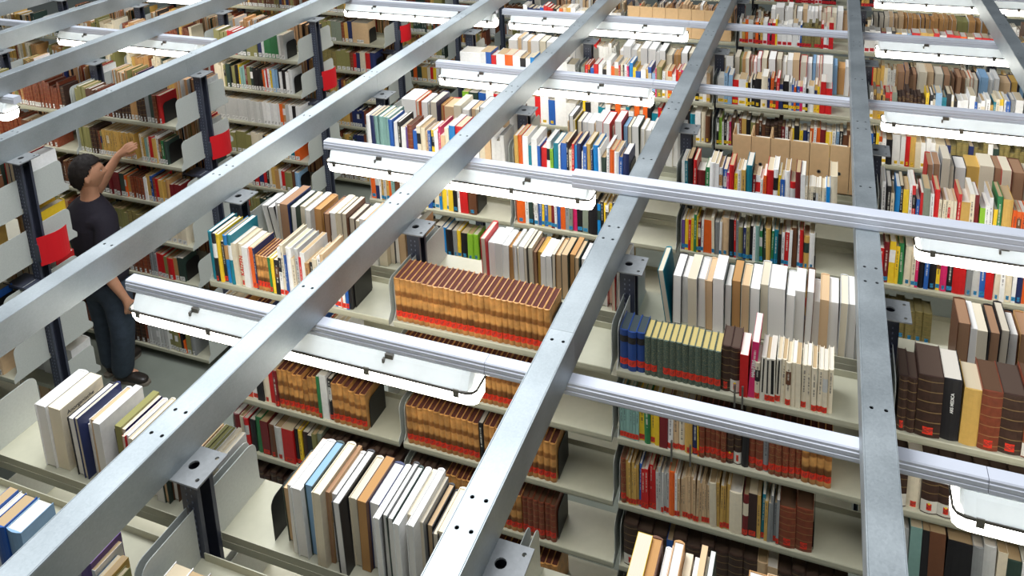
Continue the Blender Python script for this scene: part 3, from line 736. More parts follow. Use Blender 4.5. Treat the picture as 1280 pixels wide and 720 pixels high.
for block, r, side, b, s in wanted:
    k = f'{block}{r}{side}{b}'
    if (k, s) in SKIP: continue
    segs = SHELVES.get((k, s))
    bx = bay_x(block, b)
    if segs is None:
        if block == 'L':
            segs = default_fill(k, s, side, bx + 0.03, bx + rng.uniform(0.84, 0.95))
        else:
            segs = default_fill(k, s, side, bx + 0.03 + (0.2 if side == 'B' else 0), bx + (0.97 if side == 'B' else rng.uniform(0.7, 0.96)))
    elif block == 'L':
        segs = [((bx + x0, bx + x1), *rest) for (x0, x1), *rest in segs]
    yc = (r - 1) * PITCH
    z = SHELF_Z[s]
    n_on = 0
    for (x0, x1), (h0, h1), mk, toks in segs:
        items = []
        for t in toks.split():
            code, w, n, h, lean = parse(t)
            for q in range(n): items.append((code, w, h, lean))
        tot = sum(i[1] for i in items); sc = (x1 - x0) / tot
        x = x0
        for code, w, h, lean in items:
            t = w * sc; n_on += 1
            hh = (h * rng.uniform(0.99, 1.01) if h else rng.uniform(h0, h1)) / 100
            leather = code in LEATHER
            if side == 'B' or block == 'L' and side == 'B':
                d = min(0.215, hh * rng.uniform(0.66, 0.8))
            else:
                d = hh * rng.uniform(0.66, 0.76)
            if code == 'L': d = 0.155 + rng.uniform(-.003, .003)
            d = min(d, 0.222)
            kind = 'leather_volume' if leather else ('paperback_book' if t < 0.0165 or rng.random() < 0.25 else 'hardcover_book')
            gap = 0.0006
            BOOKS.append(dict(x=x + t / 2, t=max(t - gap, 0.003), d=d, h=min(hh, 0.272 if s else 0.31), code=code, lean=math.radians(lean if lean else (rng.uniform(-1.2, 1.2) if not leather else rng.uniform(-.3, .3))),
                              side=side, y=yc, z=z, inset=rng.uniform(0.004, 0.016) if code not in 'LS' else rng.uniform(0.006, 0.009), mark=mk, kind=kind, key=(k, s), n=n_on, rnd=rng.random(), block=block, row=r, bay=b, s=s,
                              marked=code == 'L' or rng.random() < (0.93 if leather or block == 'L' or mk == 'crimson' else 0.68), jit=rng.uniform(0.9, 1.1), blockcol=rng.random(), page=rng.random()))
            x += t
    SHELF_INFO[(k, s)] = dict(n=n_on, x1=max(x1 for (x0, x1), *_ in segs), y=yc, z=z, side=side, block=block, row=r, bay=b, s=s)

def book_matrix(B):
    if B['side'] == 'F':
        M = Matrix.Translation((B['x'], B['y'] - D1 + B['inset'], B['z'])) @ Matrix.Rotation(B['lean'], 4, 'Y')
        lift = abs(math.sin(B['lean'])) * B['t'] / 2
    else:
        M = Matrix.Translation((B['x'], B['y'] + D1 - B['inset'], B['z'])) @ Matrix.Rotation(B['lean'], 4, 'Y') @ Matrix.Rotation(math.pi, 4, 'Z')
        lift = abs(math.sin(B['lean'])) * B['t'] / 2
    return Matrix.Translation((0, 0, lift + 0.0004)) @ M

def jitter(c, j):
    return tuple(min(1.0, v * j) for v in lin(c))

COVER_RANDOM = ['k', 'n', 'w', 'lg', 'r', 'br', 'dg', 'i', 'tn', 'lg', 'w', 'k']
def book_parts(B, simple=False):
    """local geometry: spine at y=0 facing -Y, thickness along x"""
    t, d, h, code = B['t'], B['d'], B['h'], B['code']
    a = B['rnd']
    if t > 0.024: a = a * 0.24          # thick spines carry no running title
    leather = code in LEATHER; soft = B['kind'] == 'paperback_book'
    tint = jitter(COL[code], B['jit'])
    if B['side'] == 'B':
        # leaves face the camera: the tone given is that of the page block
        pg = (jitter((242, 238, 230), min(B['jit'], 1.02)) if code == 'w' else jitter((226, 222, 214), B['jit']) if code == 'lg' else tint) if code in ('w', 'i', 'be', 'tn', 'lg', 'oc', 'br', 'lb', 'ol') else lin((216, 204, 182))
        if code in ('k', 'r', 'n', 't', 'y', 'dr', 'db', 'o', 'g'):
            cv = tint
        else:
            cv = lin(COL[COVER_RANDOM[int(B['page'] * 11.99)]]) if B['blockcol'] < 0.6 else tint
        if code == 'br': pg = lin((168, 130, 100))
        if B['block'] == 'L' and B['row'] > 2: pg = jitter((206, 160, 116), B['jit'])
    else:
        cv = tint
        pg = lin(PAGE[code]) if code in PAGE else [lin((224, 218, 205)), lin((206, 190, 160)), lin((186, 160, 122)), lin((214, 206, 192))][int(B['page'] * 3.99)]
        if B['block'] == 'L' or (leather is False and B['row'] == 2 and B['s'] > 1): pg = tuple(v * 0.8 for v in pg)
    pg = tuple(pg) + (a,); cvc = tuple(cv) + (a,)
    cm = LEATHER.get(code, 0)
    bt = 0.0011 if soft else 0.0024
    bt = min(bt, t * 0.2)
    sq = 0.0003 if soft else 0.003
    bul = 0.0 if soft or t < 0.009 else min(0.006, t * 0.22)
    n = 1 if soft or simple and not leather else 4
    t2 = t / 2
    y0 = bul * 0.8
    arc = [(-t2 + t * k / n, y0 - bul * math.sin(math.pi * k / n) if n > 1 else y0) for k in range(n + 1)]
    cover, pages, mark = [], [], []
    fd = d if not soft else d
    # boards and spine
    outer = [(-t2, fd)] + arc + [(t2, fd)]
    yi = y0 + bt
    inner = [(t2 - bt, fd), (t2 - bt, yi), (-t2 + bt, yi), (-t2 + bt, fd)]
    loop = outer + inner
    m = len(loop)
    V = [(p[0], p[1], 0) for p in loop] + [(p[0], p[1], h) for p in loop]
    F, U = [], []
    for q in range(m):
        e = (q + 1) % m
        F.append((q, e, m + e, m + q))
        if 1 <= q < 1 + n:
            u0 = (q - 1) / n; u1 = q / n
            U.append(((u0, 0), (u1, 0), (u1, 1), (u0, 1)))
        else: U.append(None)
    no = len(outer); i0 = no
    capA = (0, 1, i0 + 2, i0 + 3); capB = tuple(range(1, no - 1)) + (i0 + 1, i0 + 2); capC = (no - 2, no - 1, i0, i0 + 1)
    for c in (capA, capB, capC):
        F.append(tuple(m + q for q in c)); U.append(None)
        F.append(c[::-1]); U.append(None)
    cover.append((V, F, cm, cvc, U))
    # page block
    px = t2 - bt; py1 = d - (0.0 if soft else 0.004)
    z0, z1 = sq, h - sq
    V = [(-px, yi, z0), (px, yi, z0), (px, py1, z0), (-px, py1, z0), (-px, yi, z1), (px, yi, z1), (px, py1, z1), (-px, py1, z1)]
    uvp = lambda f: tuple((V[q][0], V[q][2]) for q in f)
    F = [(4, 5, 6, 7), (2, 3, 7, 6), (0, 3, 2, 1)]
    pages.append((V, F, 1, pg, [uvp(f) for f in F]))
    def strip(za, zb, col, inset=0.0, mat_=2, off=0.0006):
        pts = [(x * (1 - inset), y - off) for x, y in arc]
        V = [(x, y, za) for x, y in pts] + [(x, y, zb) for x, y in pts]
        kk = len(pts)
        F = [(q, q + 1, kk + q + 1, kk + q) for q in range(kk - 1)]
        U = [((q / n, 0), ((q + 1) / n, 0), ((q + 1) / n, 1), (q / n, 1)) for q in range(kk - 1)]
        return (V, F, mat_, col, U)
    if B['side'] == 'F':
        if B['mark'] != '-' and B['marked']:
            wide = 0.22 if t > 0.026 and code not in 'LX' else 0.0
            if B['mark'] == 'red': za, zb = (0.022, 0.05) if leather and not wide else ((0.012, 0.042) if leather else (0.006, 0.03))
            elif B['mark'] == 'white': za, zb = (0.004, 0.038)
            elif B['mark'] == 'crimson': za, zb = (0.008, 0.036)
            else: za, zb = 0.012, 0.034
            if wide and leather and B['mark'] == 'red' and a < 0.1:
                mark.append(strip(0.005, 0.056, lin((214, 210, 198)) + (0.0,), 0.0, 0))
                mark.append(strip(0.016, 0.044, lin(MARK['red']) + (a,), 0.35, 2, 0.0012))
            else:
                mark.append(strip(za, zb, lin(MARK[B['mark']]) + (a,), wide))
            if code == 'D' and B['row'] == 2 and (B['s'] == 1 or B['bay'] == 2 and B['s'] == 0) and B['jit'] > 0.97:
                yd = arc[len(arc) // 2][1] - 0.0012; zc = zb + 0.002
                ring = [(0.0045 * math.cos(q * math.pi / 4), yd, zc + 0.0045 * math.sin(q * math.pi / 4)) for q in range(8)]
                mark.append((ring, [tuple(range(8))], 2, lin((244, 206, 40)) + (a,), None))
        if code == 'X': mark.append(strip(h * 0.70, h * 0.86, lin((34, 28, 24)) + (a,)))
        elif code == 'z': mark.append(strip(h * 0.2, h * 0.97, lin((24, 22, 24)) + (0.0,), 0.4, 0))
        elif code == 'oc' and t > 0.03 and B['row'] == 2 and B['bay'] == 3: pass
        elif not leather and B['blockcol'] < 0.16 and t > 0.012 and t < 0.03:
            q = COL[COVER_RANDOM[int(B['page'] * 11.99)]]
            mark.append(strip(h * 0.5, h * 0.8, lin(q) + (a,), 0.0, 0))
    return cover, pages, mark

# ------------------------------------------------------------------ which books show: rays from the camera over plain boxes
bv, bf, owner = [], [], []
def add_hull(M, x0, x1, y0, y1, z0, z1, own):
    b = len(bv)
    for p in ((x0, y0, z0), (x1, y0, z0), (x1, y1, z0), (x0, y1, z0), (x0, y0, z1), (x1, y0, z1), (x1, y1, z1), (x0, y1, z1)):
        bv.append(M @ Vector(p) if M else Vector(p))
    for f in BOXF: bf.append(tuple(b + q for q in f)); owner.append(own)
for i, B in enumerate(BOOKS):
    B['M'] = book_matrix(B)
    add_hull(B['M'], -B['t'] / 2, B['t'] / 2, 0, B['d'], 0, B['h'], i)
for e in EXTRA_BOXES: add_hull(None, *e, -1)
tree = BVHTree.FromPolygons(bv, bf)
R3 = cam_rot.to_3x3()
fpx = 1022.14; cx, cy = 661.47, -40.65
STEP = 2.5
yy = STEP / 2
while yy < 720:
    xx = STEP / 2
    while xx < 1280:
        hit = tree.ray_cast(cam_loc, (R3 @ Vector(((xx - cx) / fpx, -(yy - cy) / fpx, -1))).normalized())
        if hit[2] is not None:
            w = owner[hit[2]]
            if w >= 0: BOOKS[w]['hits'] = BOOKS[w].get('hits', 0) + 1
        xx += STEP
    yy += STEP

CAP = 300
chosen = set()
for kind in ('leather_volume', 'hardcover_book', 'paperback_book'):
    idx = sorted((i for i, B in enumerate(BOOKS) if B['kind'] == kind and B.get('hits', 0) >= 5), key=lambda i: -BOOKS[i]['hits'])
    chosen.update(idx[:CAP])

def where(I):
    rng_name = (RANGE_NAME if I['block'] == 'R' else END_NAME)[I['row']]
    sh = ('rear ' if I['side'] == 'B' else '') + ['top', 'second', 'third', 'fourth', 'fifth', 'sixth', 'lowest'][I['s']] + ' shelf'
    bay = ['first', 'second', 'third', 'fourth', 'fifth'][I['bay']] + ' bay'
    return f'{sh}, {bay}, {rng_name}'

KINDWORD = {'leather_volume': 'leather volume', 'hardcover_book': 'hardcover', 'paperback_book': 'paperback'}
rest = MB()
ROOTS = {}
for i, B in enumerate(BOOKS):
    big = i in chosen
    cover, pages, mark = book_parts(B, simple=not big)
    if not big:
        M = B['M']
        for P in cover + pages + mark:
            rest.mesh_part([tuple(M @ Vector(p)) for p in P[0]], P[1], P[2], P[3], P[4])
        continue
    small = B['hits'] < 14
    adj = WORD[B['code']]
    if B['side'] == 'B' and B['code'] not in LEATHER:
        lab = f"{adj} {KINDWORD[B['kind']]} leaves outward, {ordinal(B['n'])} on {where(B)}"
    else:
        lab = f"{adj} {KINDWORD[B['kind']]}, {ordinal(B['n'])} along {where(B)}"
    if B['block'] == 'L': lab = lab.replace(', first bay,', ', end bay,').replace(' leaves outward', '')
    grp = 'books on the ' + where(B)
    def solid(parts, slots, name, parent):
        mb = MB()
        for V, F, mi, c, U in parts: mb.mesh_part(V, F, slots.index(mi), c, U)
        return mb.build(name, [BOOK_MATS[q] for q in slots], parent)
    if small:
        sl = sorted({P[2] for P in cover + pages + mark})
        root = solid(cover + pages + mark, sl, B['kind'], None)
        tag(root, lab, 'book', grp)
    else:
        root = thing(B['kind'], lab, 'book', (0, 0, 0), grp)
        solid(cover, [cover[0][2]], 'cover', root)
        solid(pages, [1], 'page_block', root)
        for P in mark: solid([P], [P[2]], 'spine_label', root)
    root.matrix_world = B['M']
    ROOTS.setdefault((B['key'], B['n']), []).append((root, B))
PRINT_MATS = {}
def lettering(root, B, lines, face, size, col, u, v, bold=0.0):
    """printed title as flat letters lying on the spine or on the board that faces +X"""
    m = PRINT_MATS.setdefault(col, mat('print_' + {(200, 40, 30): 'red', (235, 235, 230): 'white', (30, 30, 36): 'black'}[col], col, 0.5))
    for k, tx in enumerate(lines):
        cu = bpy.data.curves.new('tmp', 'FONT'); cu.body = tx; cu.size = size; cu.align_x = 'LEFT'; cu.extrude = 0.0001; cu.offset = bold
        o_ = bpy.data.objects.new('tmp', cu); C.objects.link(o_)
        me = bpy.data.meshes.new_from_object(o_.evaluated_get(bpy.context.evaluated_depsgraph_get()))
        bpy.data.objects.remove(o_); bpy.data.curves.remove(cu)
        if face == 'spine':
            M = Matrix(((0, -1, 0, u), (0, 0, -1, -0.0014), (1, 0, 0, v), (0, 0, 0, 1)))
        elif B['side'] == 'F':
            M = Matrix(((0, 0, 1, B['t'] / 2 + 0.0004), (1, 0, 0, u), (0, 1, 0, v - k * size * 1.15), (0, 0, 0, 1)))
        else:
            M = Matrix(((0, 0, -1, -B['t'] / 2 - 0.0004), (-1, 0, 0, u), (0, 1, 0, v - k * size * 1.15), (0, 0, 0, 1)))
        me.transform(M); me.materials.clear(); me.materials.append(m); me.name = 'lettering'
        link('lettering', me, root)
PRINTED = {(('R2F0', 0), 8): (['KAIZEN'], 'spine', 0.030, (200, 40, 30), 0.011, 0.055, 0.0006),
           (('R2F0', 0), 6): (['Check Your', 'Energy'], 'board', 0.026, (235, 235, 230), 0.05, 0.19, 0.0004),
           (('R3F0', 0), 24): (['HI'], 'spine', 0.050, (235, 235, 230), 0.016, 0.155, 0.001),
           (('R2F2', 0), 19): (['HALTERS'], 'spine', 0.018, (235, 235, 230), 0.0055, 0.09, 0.0004),
           (('R2F3', 0), 4): (['ARS MEDICA'], 'spine', 0.014, (235, 235, 230), 0.006, 0.11, 0.0003),
           (('R1B0', 0), 2): (['Anorganische', 'Chemie'], 'board', 0.020, (30, 30, 36), 0.15, 0.21, 0.0002),
           (('L2F0', 1), 7): (['Lexikon', 'zur', 'Methodik'], 'board', 0.030, (235, 235, 230), 0.055, 0.196, 0.0006)}
for (key, n), (lines, face, size, col, u, v, bold) in PRINTED.items():
    for root, B in ROOTS.get((key, n), ()): lettering(root, B, lines, face, size, col, u, v, bold)
o = rest.build('books', BOOK_MATS)
o['kind'] = 'stuff'; o['label'] = 'remaining small books packed on the farther and lower shelves'
print('books', len(BOOKS), 'individual', len(chosen), 'seen', sum(1 for B in BOOKS if B.get('hits')))

# ------------------------------------------------------------------ cardboard archive boxes
def archive_box(x, w, y, z, h, label, face, group):
    t = thing('archive_box', label, 'box', (x, y, z), group)
    d = 0.225
    b = MB(); e = 0.003
    # open magazine box: two cheeks, floor, spine and a low slanted mouth
    for sx in (0, w - e):
        b.extrude([(0, 0), (d, 0), (d, h * 0.55), (d * 0.72, h), (0, h)], sx, sx + e)
    b.box(e, w - e, 0, e, 0, h); b.box(e, w - e, 0, d, 0, e); b.box(e, w - e, d - e, d, 0, h * 0.55)
    me = b.build_mesh('shell', [M_CARD]); fix_normals(me); link('shell', me, t)
    p = MB(); p.box(e + 0.004, w - e - 0.006, 0.012, d - 0.02, e, h * 0.70, 0, lin((214, 206, 190)) + (0.5,))
    p.build('papers', M_PAGES, t)
    ring = MB()
    n = 12; r0, r1 = 0.007, 0.011
    V = [(w / 2 + r * math.cos(2 * math.pi * q / n), yy_, h * 0.42 + r * math.sin(2 * math.pi * q / n)) for yy_ in (-0.001, 0.001) for r in (r0, r1) for q in range(n)]
    F = [(q, (q + 1) % n, n + (q + 1) % n, n + q) for q in range(n)] + [(n + q, n + (q + 1) % n, 3 * n + (q + 1) % n, 3 * n + q) for q in range(n)]
    ring.mesh_part(V, F); ring.build('pull_ring', M_CLIP, t)
    dk = MB(); dk.mesh_part([(w / 2 + r0 * math.cos(2 * math.pi * q / n), -0.0008, h * 0.42 + r0 * math.sin(2 * math.pi * q / n)) for q in range(n)], [tuple(range(n))])
    dk.build('finger_hole', M_DARK, t)  # flat dark disc painting the shade inside the ring
    return t
for k in range(7):
    archive_box(2.255 + k * 0.104, 0.101, 2 * PITCH + 0.032, SHELF_Z[0] + 0.0005, 0.282, f'tall tan cardboard file box, {ordinal(k + 1)} of the row behind colourful books', 0, 'cardboard file boxes in the third range')
for k in range(8):
    archive_box(1.03 + k * 0.115, 0.112, 4 * PITCH - D1 + 0.01, SHELF_Z[0] + 0.0005, 0.27, f'tan cardboard file box above lamp, {ordinal(k + 1)} of the fifth range row', 0, 'cardboard file boxes in the fifth range')

# ------------------------------------------------------------------ black bookends
def bookend_mesh():
    b = MB(); h, w, r = 0.15, 0.135, 0.03
    pr = [(0, 0), (w, 0), (w, h - r)]
    for k in range(1, 5):
        a = math.pi / 2 * k / 4; pr.append((w - r + r * math.cos(a), h - r + r * math.sin(a)))
    for k in range(0, 5):
        a = math.pi / 2 * k / 4; pr.append((r - r * math.sin(a), h - r + r * math.cos(a)))
    b.extrude(pr, 0, 0.0016)
    me = b.build_mesh('upright', [M_BLACK]); fix_normals(me)
    f = MB(); f.box(-0.11, 0, 0.01, w - 0.01, 0.0, 0.0012)
    return me, f.build_mesh('foot', [M_BLACK])
ME_BE, ME_BF = bookend_mesh()
END_SHELVES = [('R2F0', 0), ('R2F0', 2), ('R2F1', 0), ('R2F1', 2), ('R2F1', 3), ('R2F2', 2), ('R3F0', 1), ('R3F0', 2), ('R3F1', 0), ('R3F2', 1), ('L3F0', 0), ('L3F0', 1), ('L3F0', 4), ('L3F0', 5), ('L4F0', 0),
               ('L4F0', 1), ('L4F0', 4), ('L5F0', 1), ('L5F0', 2), ('L2F0', 2), ('R2F3', 3)]
for key in END_SHELVES:
    I = SHELF_INFO[key]
    wh = where(I)
    if I['block'] == 'L': wh = wh.replace(', first bay,', ', end bay,')
    t = thing('bookend', f'black metal bookend after the last book, {wh}', 'bookend', (I['x1'] + 0.004, I['y'] - D1 + 0.03, I['z']), 'black bookends')
    link('upright', ME_BE, t); link('foot', ME_BF, t)
# the one holding the tall pale books of the front range
t = thing('bookend', 'black bookend before the tall pale books on the open rear shelf', 'bookend', (1.192, 0.085, SHELF_Z[0]), 'black bookends')
link('upright', ME_BE, t)

# ------------------------------------------------------------------ red index panels and their dark trays on the end posts
def red_panel(row, label):
    y = (row - 1) * PITCH
    t = thing('index_panel', label, 'sign', (GAP + 0.034, y, H - 0.57), 'red panels on the end posts')
    b = MB(); n = 8
    pts = []
    for k in range(n + 1):
        u = k / n
        pts.append((0.018 + 0.045 * math.sin(math.pi * u * 0.75), -0.035 + 0.17 * u))
    top, bot = 0.095, -0.085
    V, F = [], []
    for off in (0.0, 0.0018):
        for x, yv in pts: V += [(x + off, yv, bot), (x + off, yv, top)]
    m = 2 * (n + 1)
    for k in range(n):
        a = 2 * k
        F += [(a, a + 1, a + 3, a + 2), (m + a, m + a + 2, m + a + 3, m + a + 1), (a + 1, m + a + 1, m + a + 3, a + 3), (a, a + 2, m + a + 2, m + a)]
    F += [(0, m, m + 1, 1), (2 * n, 2 * n + 1, m + 2 * n + 1, m + 2 * n)]
    b.mesh_part(V, F)
    me = b.build_mesh('panel', [M_RED]); fix_normals(me); link('panel', me, t)
    c = MB(); c.box(-0.008, 0.022, -0.035, 0.0, -0.06, 0.05); c.build('holder', M_POST, t)
for r, lab in ((2, 'curved red panel on the blue post behind the man'), (3, 'curved red panel on the post of the range he faces'),
               (4, 'curved red panel on the second post past the man'), (5, 'small curved red panel on the farthest end post, under a lamp')):
    red_panel(r, lab)
for r in (2, 3, 4, 5):
    b = MB(); b.box(-0.14, 0.06, -0.1, 0.035, 0, 0.004); b.box(-0.14, 0.06, -0.1, -0.096, 0, 0.02)
    o = b.build('post_tray', M_POST, None); o.location = (GAP, (r - 1) * PITCH - 0.04, H - 0.755)
    tag(o, 'dark blue steel tray below the red panel of the ' + END_NAME[r].replace('range behind the man', 'post behind the man'), 'tray', 'dark trays on the end posts')

# ------------------------------------------------------------------ the man between the ranges
M_SKIN = mat('skin', (212, 156, 124), 0.5, 0, 0.05, 30)
M_HAIR = mat('hair_dark_brown', (24, 16, 13), 0.75, 0, 0.35, 160, 0.6)
M_SHIRT = mat('shirt_black', (30, 26, 38), 0.85, 0, 0.1, 60, 0.3)
M_JEANS = mat('denim', (58, 70, 84), 0.85, 0, 0.18, 25, 0.3)
M_SHOE = mat('shoe_leather', (46, 40, 36), 0.4)
M_SOLE = mat('shoe_sole', (120, 112, 100), 0.7)
M_EYE = mat('eye_white', (225, 220, 212), 0.25)
M_IRIS = mat('iris_dark', (40, 28, 20), 0.2)

def skin_mesh(nodes, edges, root, subdiv=2):
    """nodes: name -> (pos, radius or (rx, ry)); one smooth tapering surface around the edges"""
    names = list(nodes)
    me = bpy.data.meshes.new('tmp')
    me.from_pydata([tuple(nodes[n][0]) for n in names], [(names.index(a), names.index(b)) for a, b in edges], [])
    o = bpy.data.objects.new('tmp', me); C.objects.link(o)
    o.modifiers.new('skin', 'SKIN'); sd = o.modifiers.new('sub', 'SUBSURF'); sd.levels = subdiv
    if not me.skin_vertices: me.skin_vertices.new()
    for n, sv in zip(names, me.skin_vertices[0].data):
        r = nodes[n][1]
        sv.radius = r if isinstance(r, tuple) else (r, r)
        sv.use_root = n == root
    dg = bpy.context.evaluated_depsgraph_get()
    out = bpy.data.meshes.new_from_object(o.evaluated_get(dg))
    bpy.data.objects.remove(o); bpy.data.meshes.remove(me)
    return out

def hand_nodes(tag_, wrist, d, u, n, curl, thumb_side, nodes, edges, wrist_name):
    """palm and five fingers; d along the hand, u across it (index to little), n palm normal"""
    d, u, n = Vector(d).normalized(), Vector(u).normalized(), Vector(n).normalized()
    W = Vector(wrist)
    nodes[tag_ + 'palm'] = (W + d * 0.045, (0.020, 0.030)); edges.append((wrist_name, tag_ + 'palm'))
    for k, (ln, off) in enumerate(((0.072, -0.030), (0.080, -0.010), (0.074, 0.010), (0.058, 0.029))):
        a = W + d * 0.088 + u * off
        c = curl[k]
        d1 = (d * math.cos(c) + n * math.sin(c)); d2 = (d * math.cos(2.0 * c) + n * math.sin(2.0 * c))
        p = [a, a + d1 * ln * 0.5, a + d1 * ln * 0.5 + d2 * ln * 0.5]
        prev = tag_ + 'palm'
        for q, (pt, r) in enumerate(zip(p, (0.0115, 0.0095, 0.0075))):
            nm = f'{tag_}f{k}{q}'; nodes[nm] = (pt, r); edges.append((prev, nm)); prev = nm
    t0 = W + d * 0.03 - u * 0.03 + n * 0.008
    t1 = t0 + d * 0.035 - u * 0.022 + n * 0.014
    t2 = t1 + d * 0.03 + u * 0.004 + n * 0.012
    prev = tag_ + 'palm'
    for q, (pt, r) in enumerate(((t0, 0.013), (t1, 0.0115), (t2, 0.009))):
        nm = f'{tag_}t{q}'; nodes[nm] = (pt, r); edges.append((prev, nm)); prev = nm

def build_man():
    V = Vector
    man = thing('person', 'dark-haired man in black T-shirt and jeans reaching up to a book', 'person', (-2.08, 2.27, 0))
    inv = Matrix.Translation((2.08, -2.27, 0))
    nodes = {'pelvis': (V((-2.08, 2.265, 0.95)), (0.135, 0.105)), 'belly': (V((-2.085, 2.255, 1.10)), (0.13, 0.1)), 'chest': (V((-2.09, 2.24, 1.28)), (0.145, 0.11)),
             'upper': (V((-2.09, 2.24, 1.42)), (0.11, 0.085)), 'neck0': (V((-2.075, 2.24, 1.51)), 0.062), 'neck1': (V((-2.055, 2.235, 1.60)), 0.058), 'skull': (V((-2.05, 2.23, 1.70)), 0.07),
             'lsh': (V((-2.265, 2.27, 1.415)), 0.062), 'lel': (V((-2.17, 2.40, 1.50)), 0.044), 'lfa': (V((-2.125, 2.44, 1.60)), 0.043), 'lwr': (V((-2.025, 2.495, 1.755)), (0.026, 0.03)),
             'rsh': (V((-1.915, 2.22, 1.40)), 0.062), 'rel': (V((-1.885, 2.12, 1.08)), 0.045), 'rfa': (V((-1.875, 2.14, 0.99)), 0.043), 'rwr': (V((-1.835, 2.20, 0.80)), (0.027, 0.03)),
             'rhip': (V((-1.985, 2.26, 0.87)), 0.095), 'rkn': (V((-1.975, 2.245, 0.48)), 0.06), 'rca': (V((-2.01, 2.255, 0.33)), 0.058), 'ran': (V((-2.10, 2.285, 0.09)), 0.04),
             'lhip': (V((-2.175, 2.28, 0.87)), 0.095), 'lkn': (V((-2.20, 2.30, 0.48)), 0.06), 'lca': (V((-2.215, 2.315, 0.33)), 0.058), 'lan': (V((-2.245, 2.34, 0.09)), 0.04),
             'rtoe': (V((-1.98, 2.33, 0.045)), 0.03), 'ltoe': (V((-2.235, 2.46, 0.045)), 0.03)}
    edges = [('pelvis', 'belly'), ('belly', 'chest'), ('chest', 'upper'), ('upper', 'neck0'), ('neck0', 'neck1'), ('neck1', 'skull'), ('upper', 'lsh'), ('lsh', 'lel'), ('lel', 'lfa'), ('lfa', 'lwr'),
             ('upper', 'rsh'), ('rsh', 'rel'), ('rel', 'rfa'), ('rfa', 'rwr'), ('pelvis', 'rhip'), ('rhip', 'rkn'), ('rkn', 'rca'), ('rca', 'ran'), ('pelvis', 'lhip'), ('lhip', 'lkn'), ('lkn', 'lca'), ('lca', 'lan'),
             ('ran', 'rtoe'), ('lan', 'ltoe')]
    hand_nodes('l', nodes['lwr'][0], (0.82, 0.12, 0.50), (-0.5, 0.0, 0.86), (0.1, 0.95, -0.2), (0.12, 0.2, 0.45, 0.65), -1, nodes, edges, 'lwr')
    hand_nodes('r', nodes['rwr'][0], (0.10, 0.10, -1.0), (-0.6, -0.75, -0.1), (-0.7, 0.55, 0.0), (0.35, 0.45, 0.5, 0.55), 1, nodes, edges, 'rwr')
    body = skin_mesh(nodes, edges, 'pelvis', 2)
    # head: an ellipsoid worked into brow, cheeks, jaw and nose, turned towards the shelf
    bm = bmesh.new(); bmesh.ops.create_uvsphere(bm, u_segments=40, v_segments=28, radius=1)
    for v in bm.verts:
        x, y, z = v.co
        wx, wy, wz = 0.077, 0.098, 0.125
        if z < 0:
            jaw = 1 - 0.34 * z * z
            wx *= jaw; wy *= (1 - 0.18 * z * z) if y > 0 else (1 - 0.38 * z * z)
        px, py, pz = x * wx, y * wy, z * wz
        if y > 0:
            py += 0.010 * math.exp(-((pz + 0.098) / 0.022) ** 2 - (px / 0.03) ** 2)       # chin
            py += 0.006 * math.exp(-((pz + 0.062) / 0.012) ** 2 - (px / 0.025) ** 2)      # lips
            py += 0.006 * math.exp(-((pz - 0.022) / 0.014) ** 2 - (px / 0.05) ** 2)       # brow
            for sx in (-1, 1):
                py -= 0.009 * math.exp(-((pz - 0.004) / 0.013) ** 2 - ((px - sx * 0.031) / 0.017) ** 2)   # eye sockets
            py += 0.021 * math.exp(-((pz + 0.030) / 0.019) ** 2 - (px / 0.017) ** 2)      # nose
            py += 0.011 * math.exp(-((pz + 0.006) / 0.024) ** 2 - (px / 0.012) ** 2)
        v.co = (px, py, pz)
    for sx in (-1, 1):
        e = bmesh.ops.create_uvsphere(bm, u_segments=14, v_segments=10, radius=1)['verts']
        for v in e:
            p = v.co.copy()
            v.co = (sx * (0.074 + 0.012 * (1 - p.y) * 0.6) + p.x * 0.010, -0.012 + p.y * 0.019, -0.012 + p.z * 0.033)
    hm = bpy.data.meshes.new('tmp'); bm.to_mesh(hm); bm.free()
    ang = math.atan2(-0.60, 0.80)
    HM = Matrix.Translation((-2.045, 2.235, 1.725)) @ Matrix.Rotation(ang, 4, 'Z') @ Matrix.Rotation(math.radians(6), 4, 'X')
    hm.transform(HM)
    bm = bmesh.new(); bm.from_mesh(body); bm.from_mesh(hm)
    me = bpy.data.meshes.new('body'); bm.to_mesh(me); bm.free()
    o = bpy.data.objects.new('tmp', me); C.objects.link(o)
    rm = o.modifiers.new('r', 'REMESH'); rm.mode = 'VOXEL'; rm.voxel_size = 0.0045
    sm = o.modifiers.new('s', 'SMOOTH'); sm.iterations = 3; sm.factor = 0.5
    dg = bpy.context.evaluated_depsgraph_get()
    bme = bpy.data.meshes.new_from_object(o.evaluated_get(dg)); bpy.data.objects.remove(o)
    def child(name, me, m, parent=man):
        me.transform(inv); me.name = name
        me.materials.clear(); me.materials.append(m)
        for p in me.polygons: p.use_smooth = True
        return link(name, me, parent)
    child('body', bme, M_SKIN)
    # hair: short cap over crown and nape, clear of face and ears
    bm = bmesh.new(); bmesh.ops.create_uvsphere(bm, u_segments=48, v_segments=36, radius=1)
    rh = random.Random(3)
    kill = []
    for v in bm.verts:
        x, y, z = v.co
        if y > 0.35: line = 0.40 + 0.12 * abs(x)
        elif y > -0.05: line = 0.40 - (0.35 - y) * 1.05
        else: line = -0.02 - (-0.05 - y) * 1.15
        line = max(line, -0.74)
        if z < line: kill.append(v)
        k = 1.03 + rh.uniform(-0.035, 0.06)
        shrink = 1 - 0.22 * z * z if z < 0 else 1
        v.co = (x * 0.084 * k * shrink, (y * 0.108 - 0.006) * k * (shrink if y < 0 else 1), z * 0.137 * k)
    bmesh.ops.delete(bm, geom=kill, context='VERTS')
    hh = bpy.data.meshes.new('hair'); bm.to_mesh(hh); bm.free()
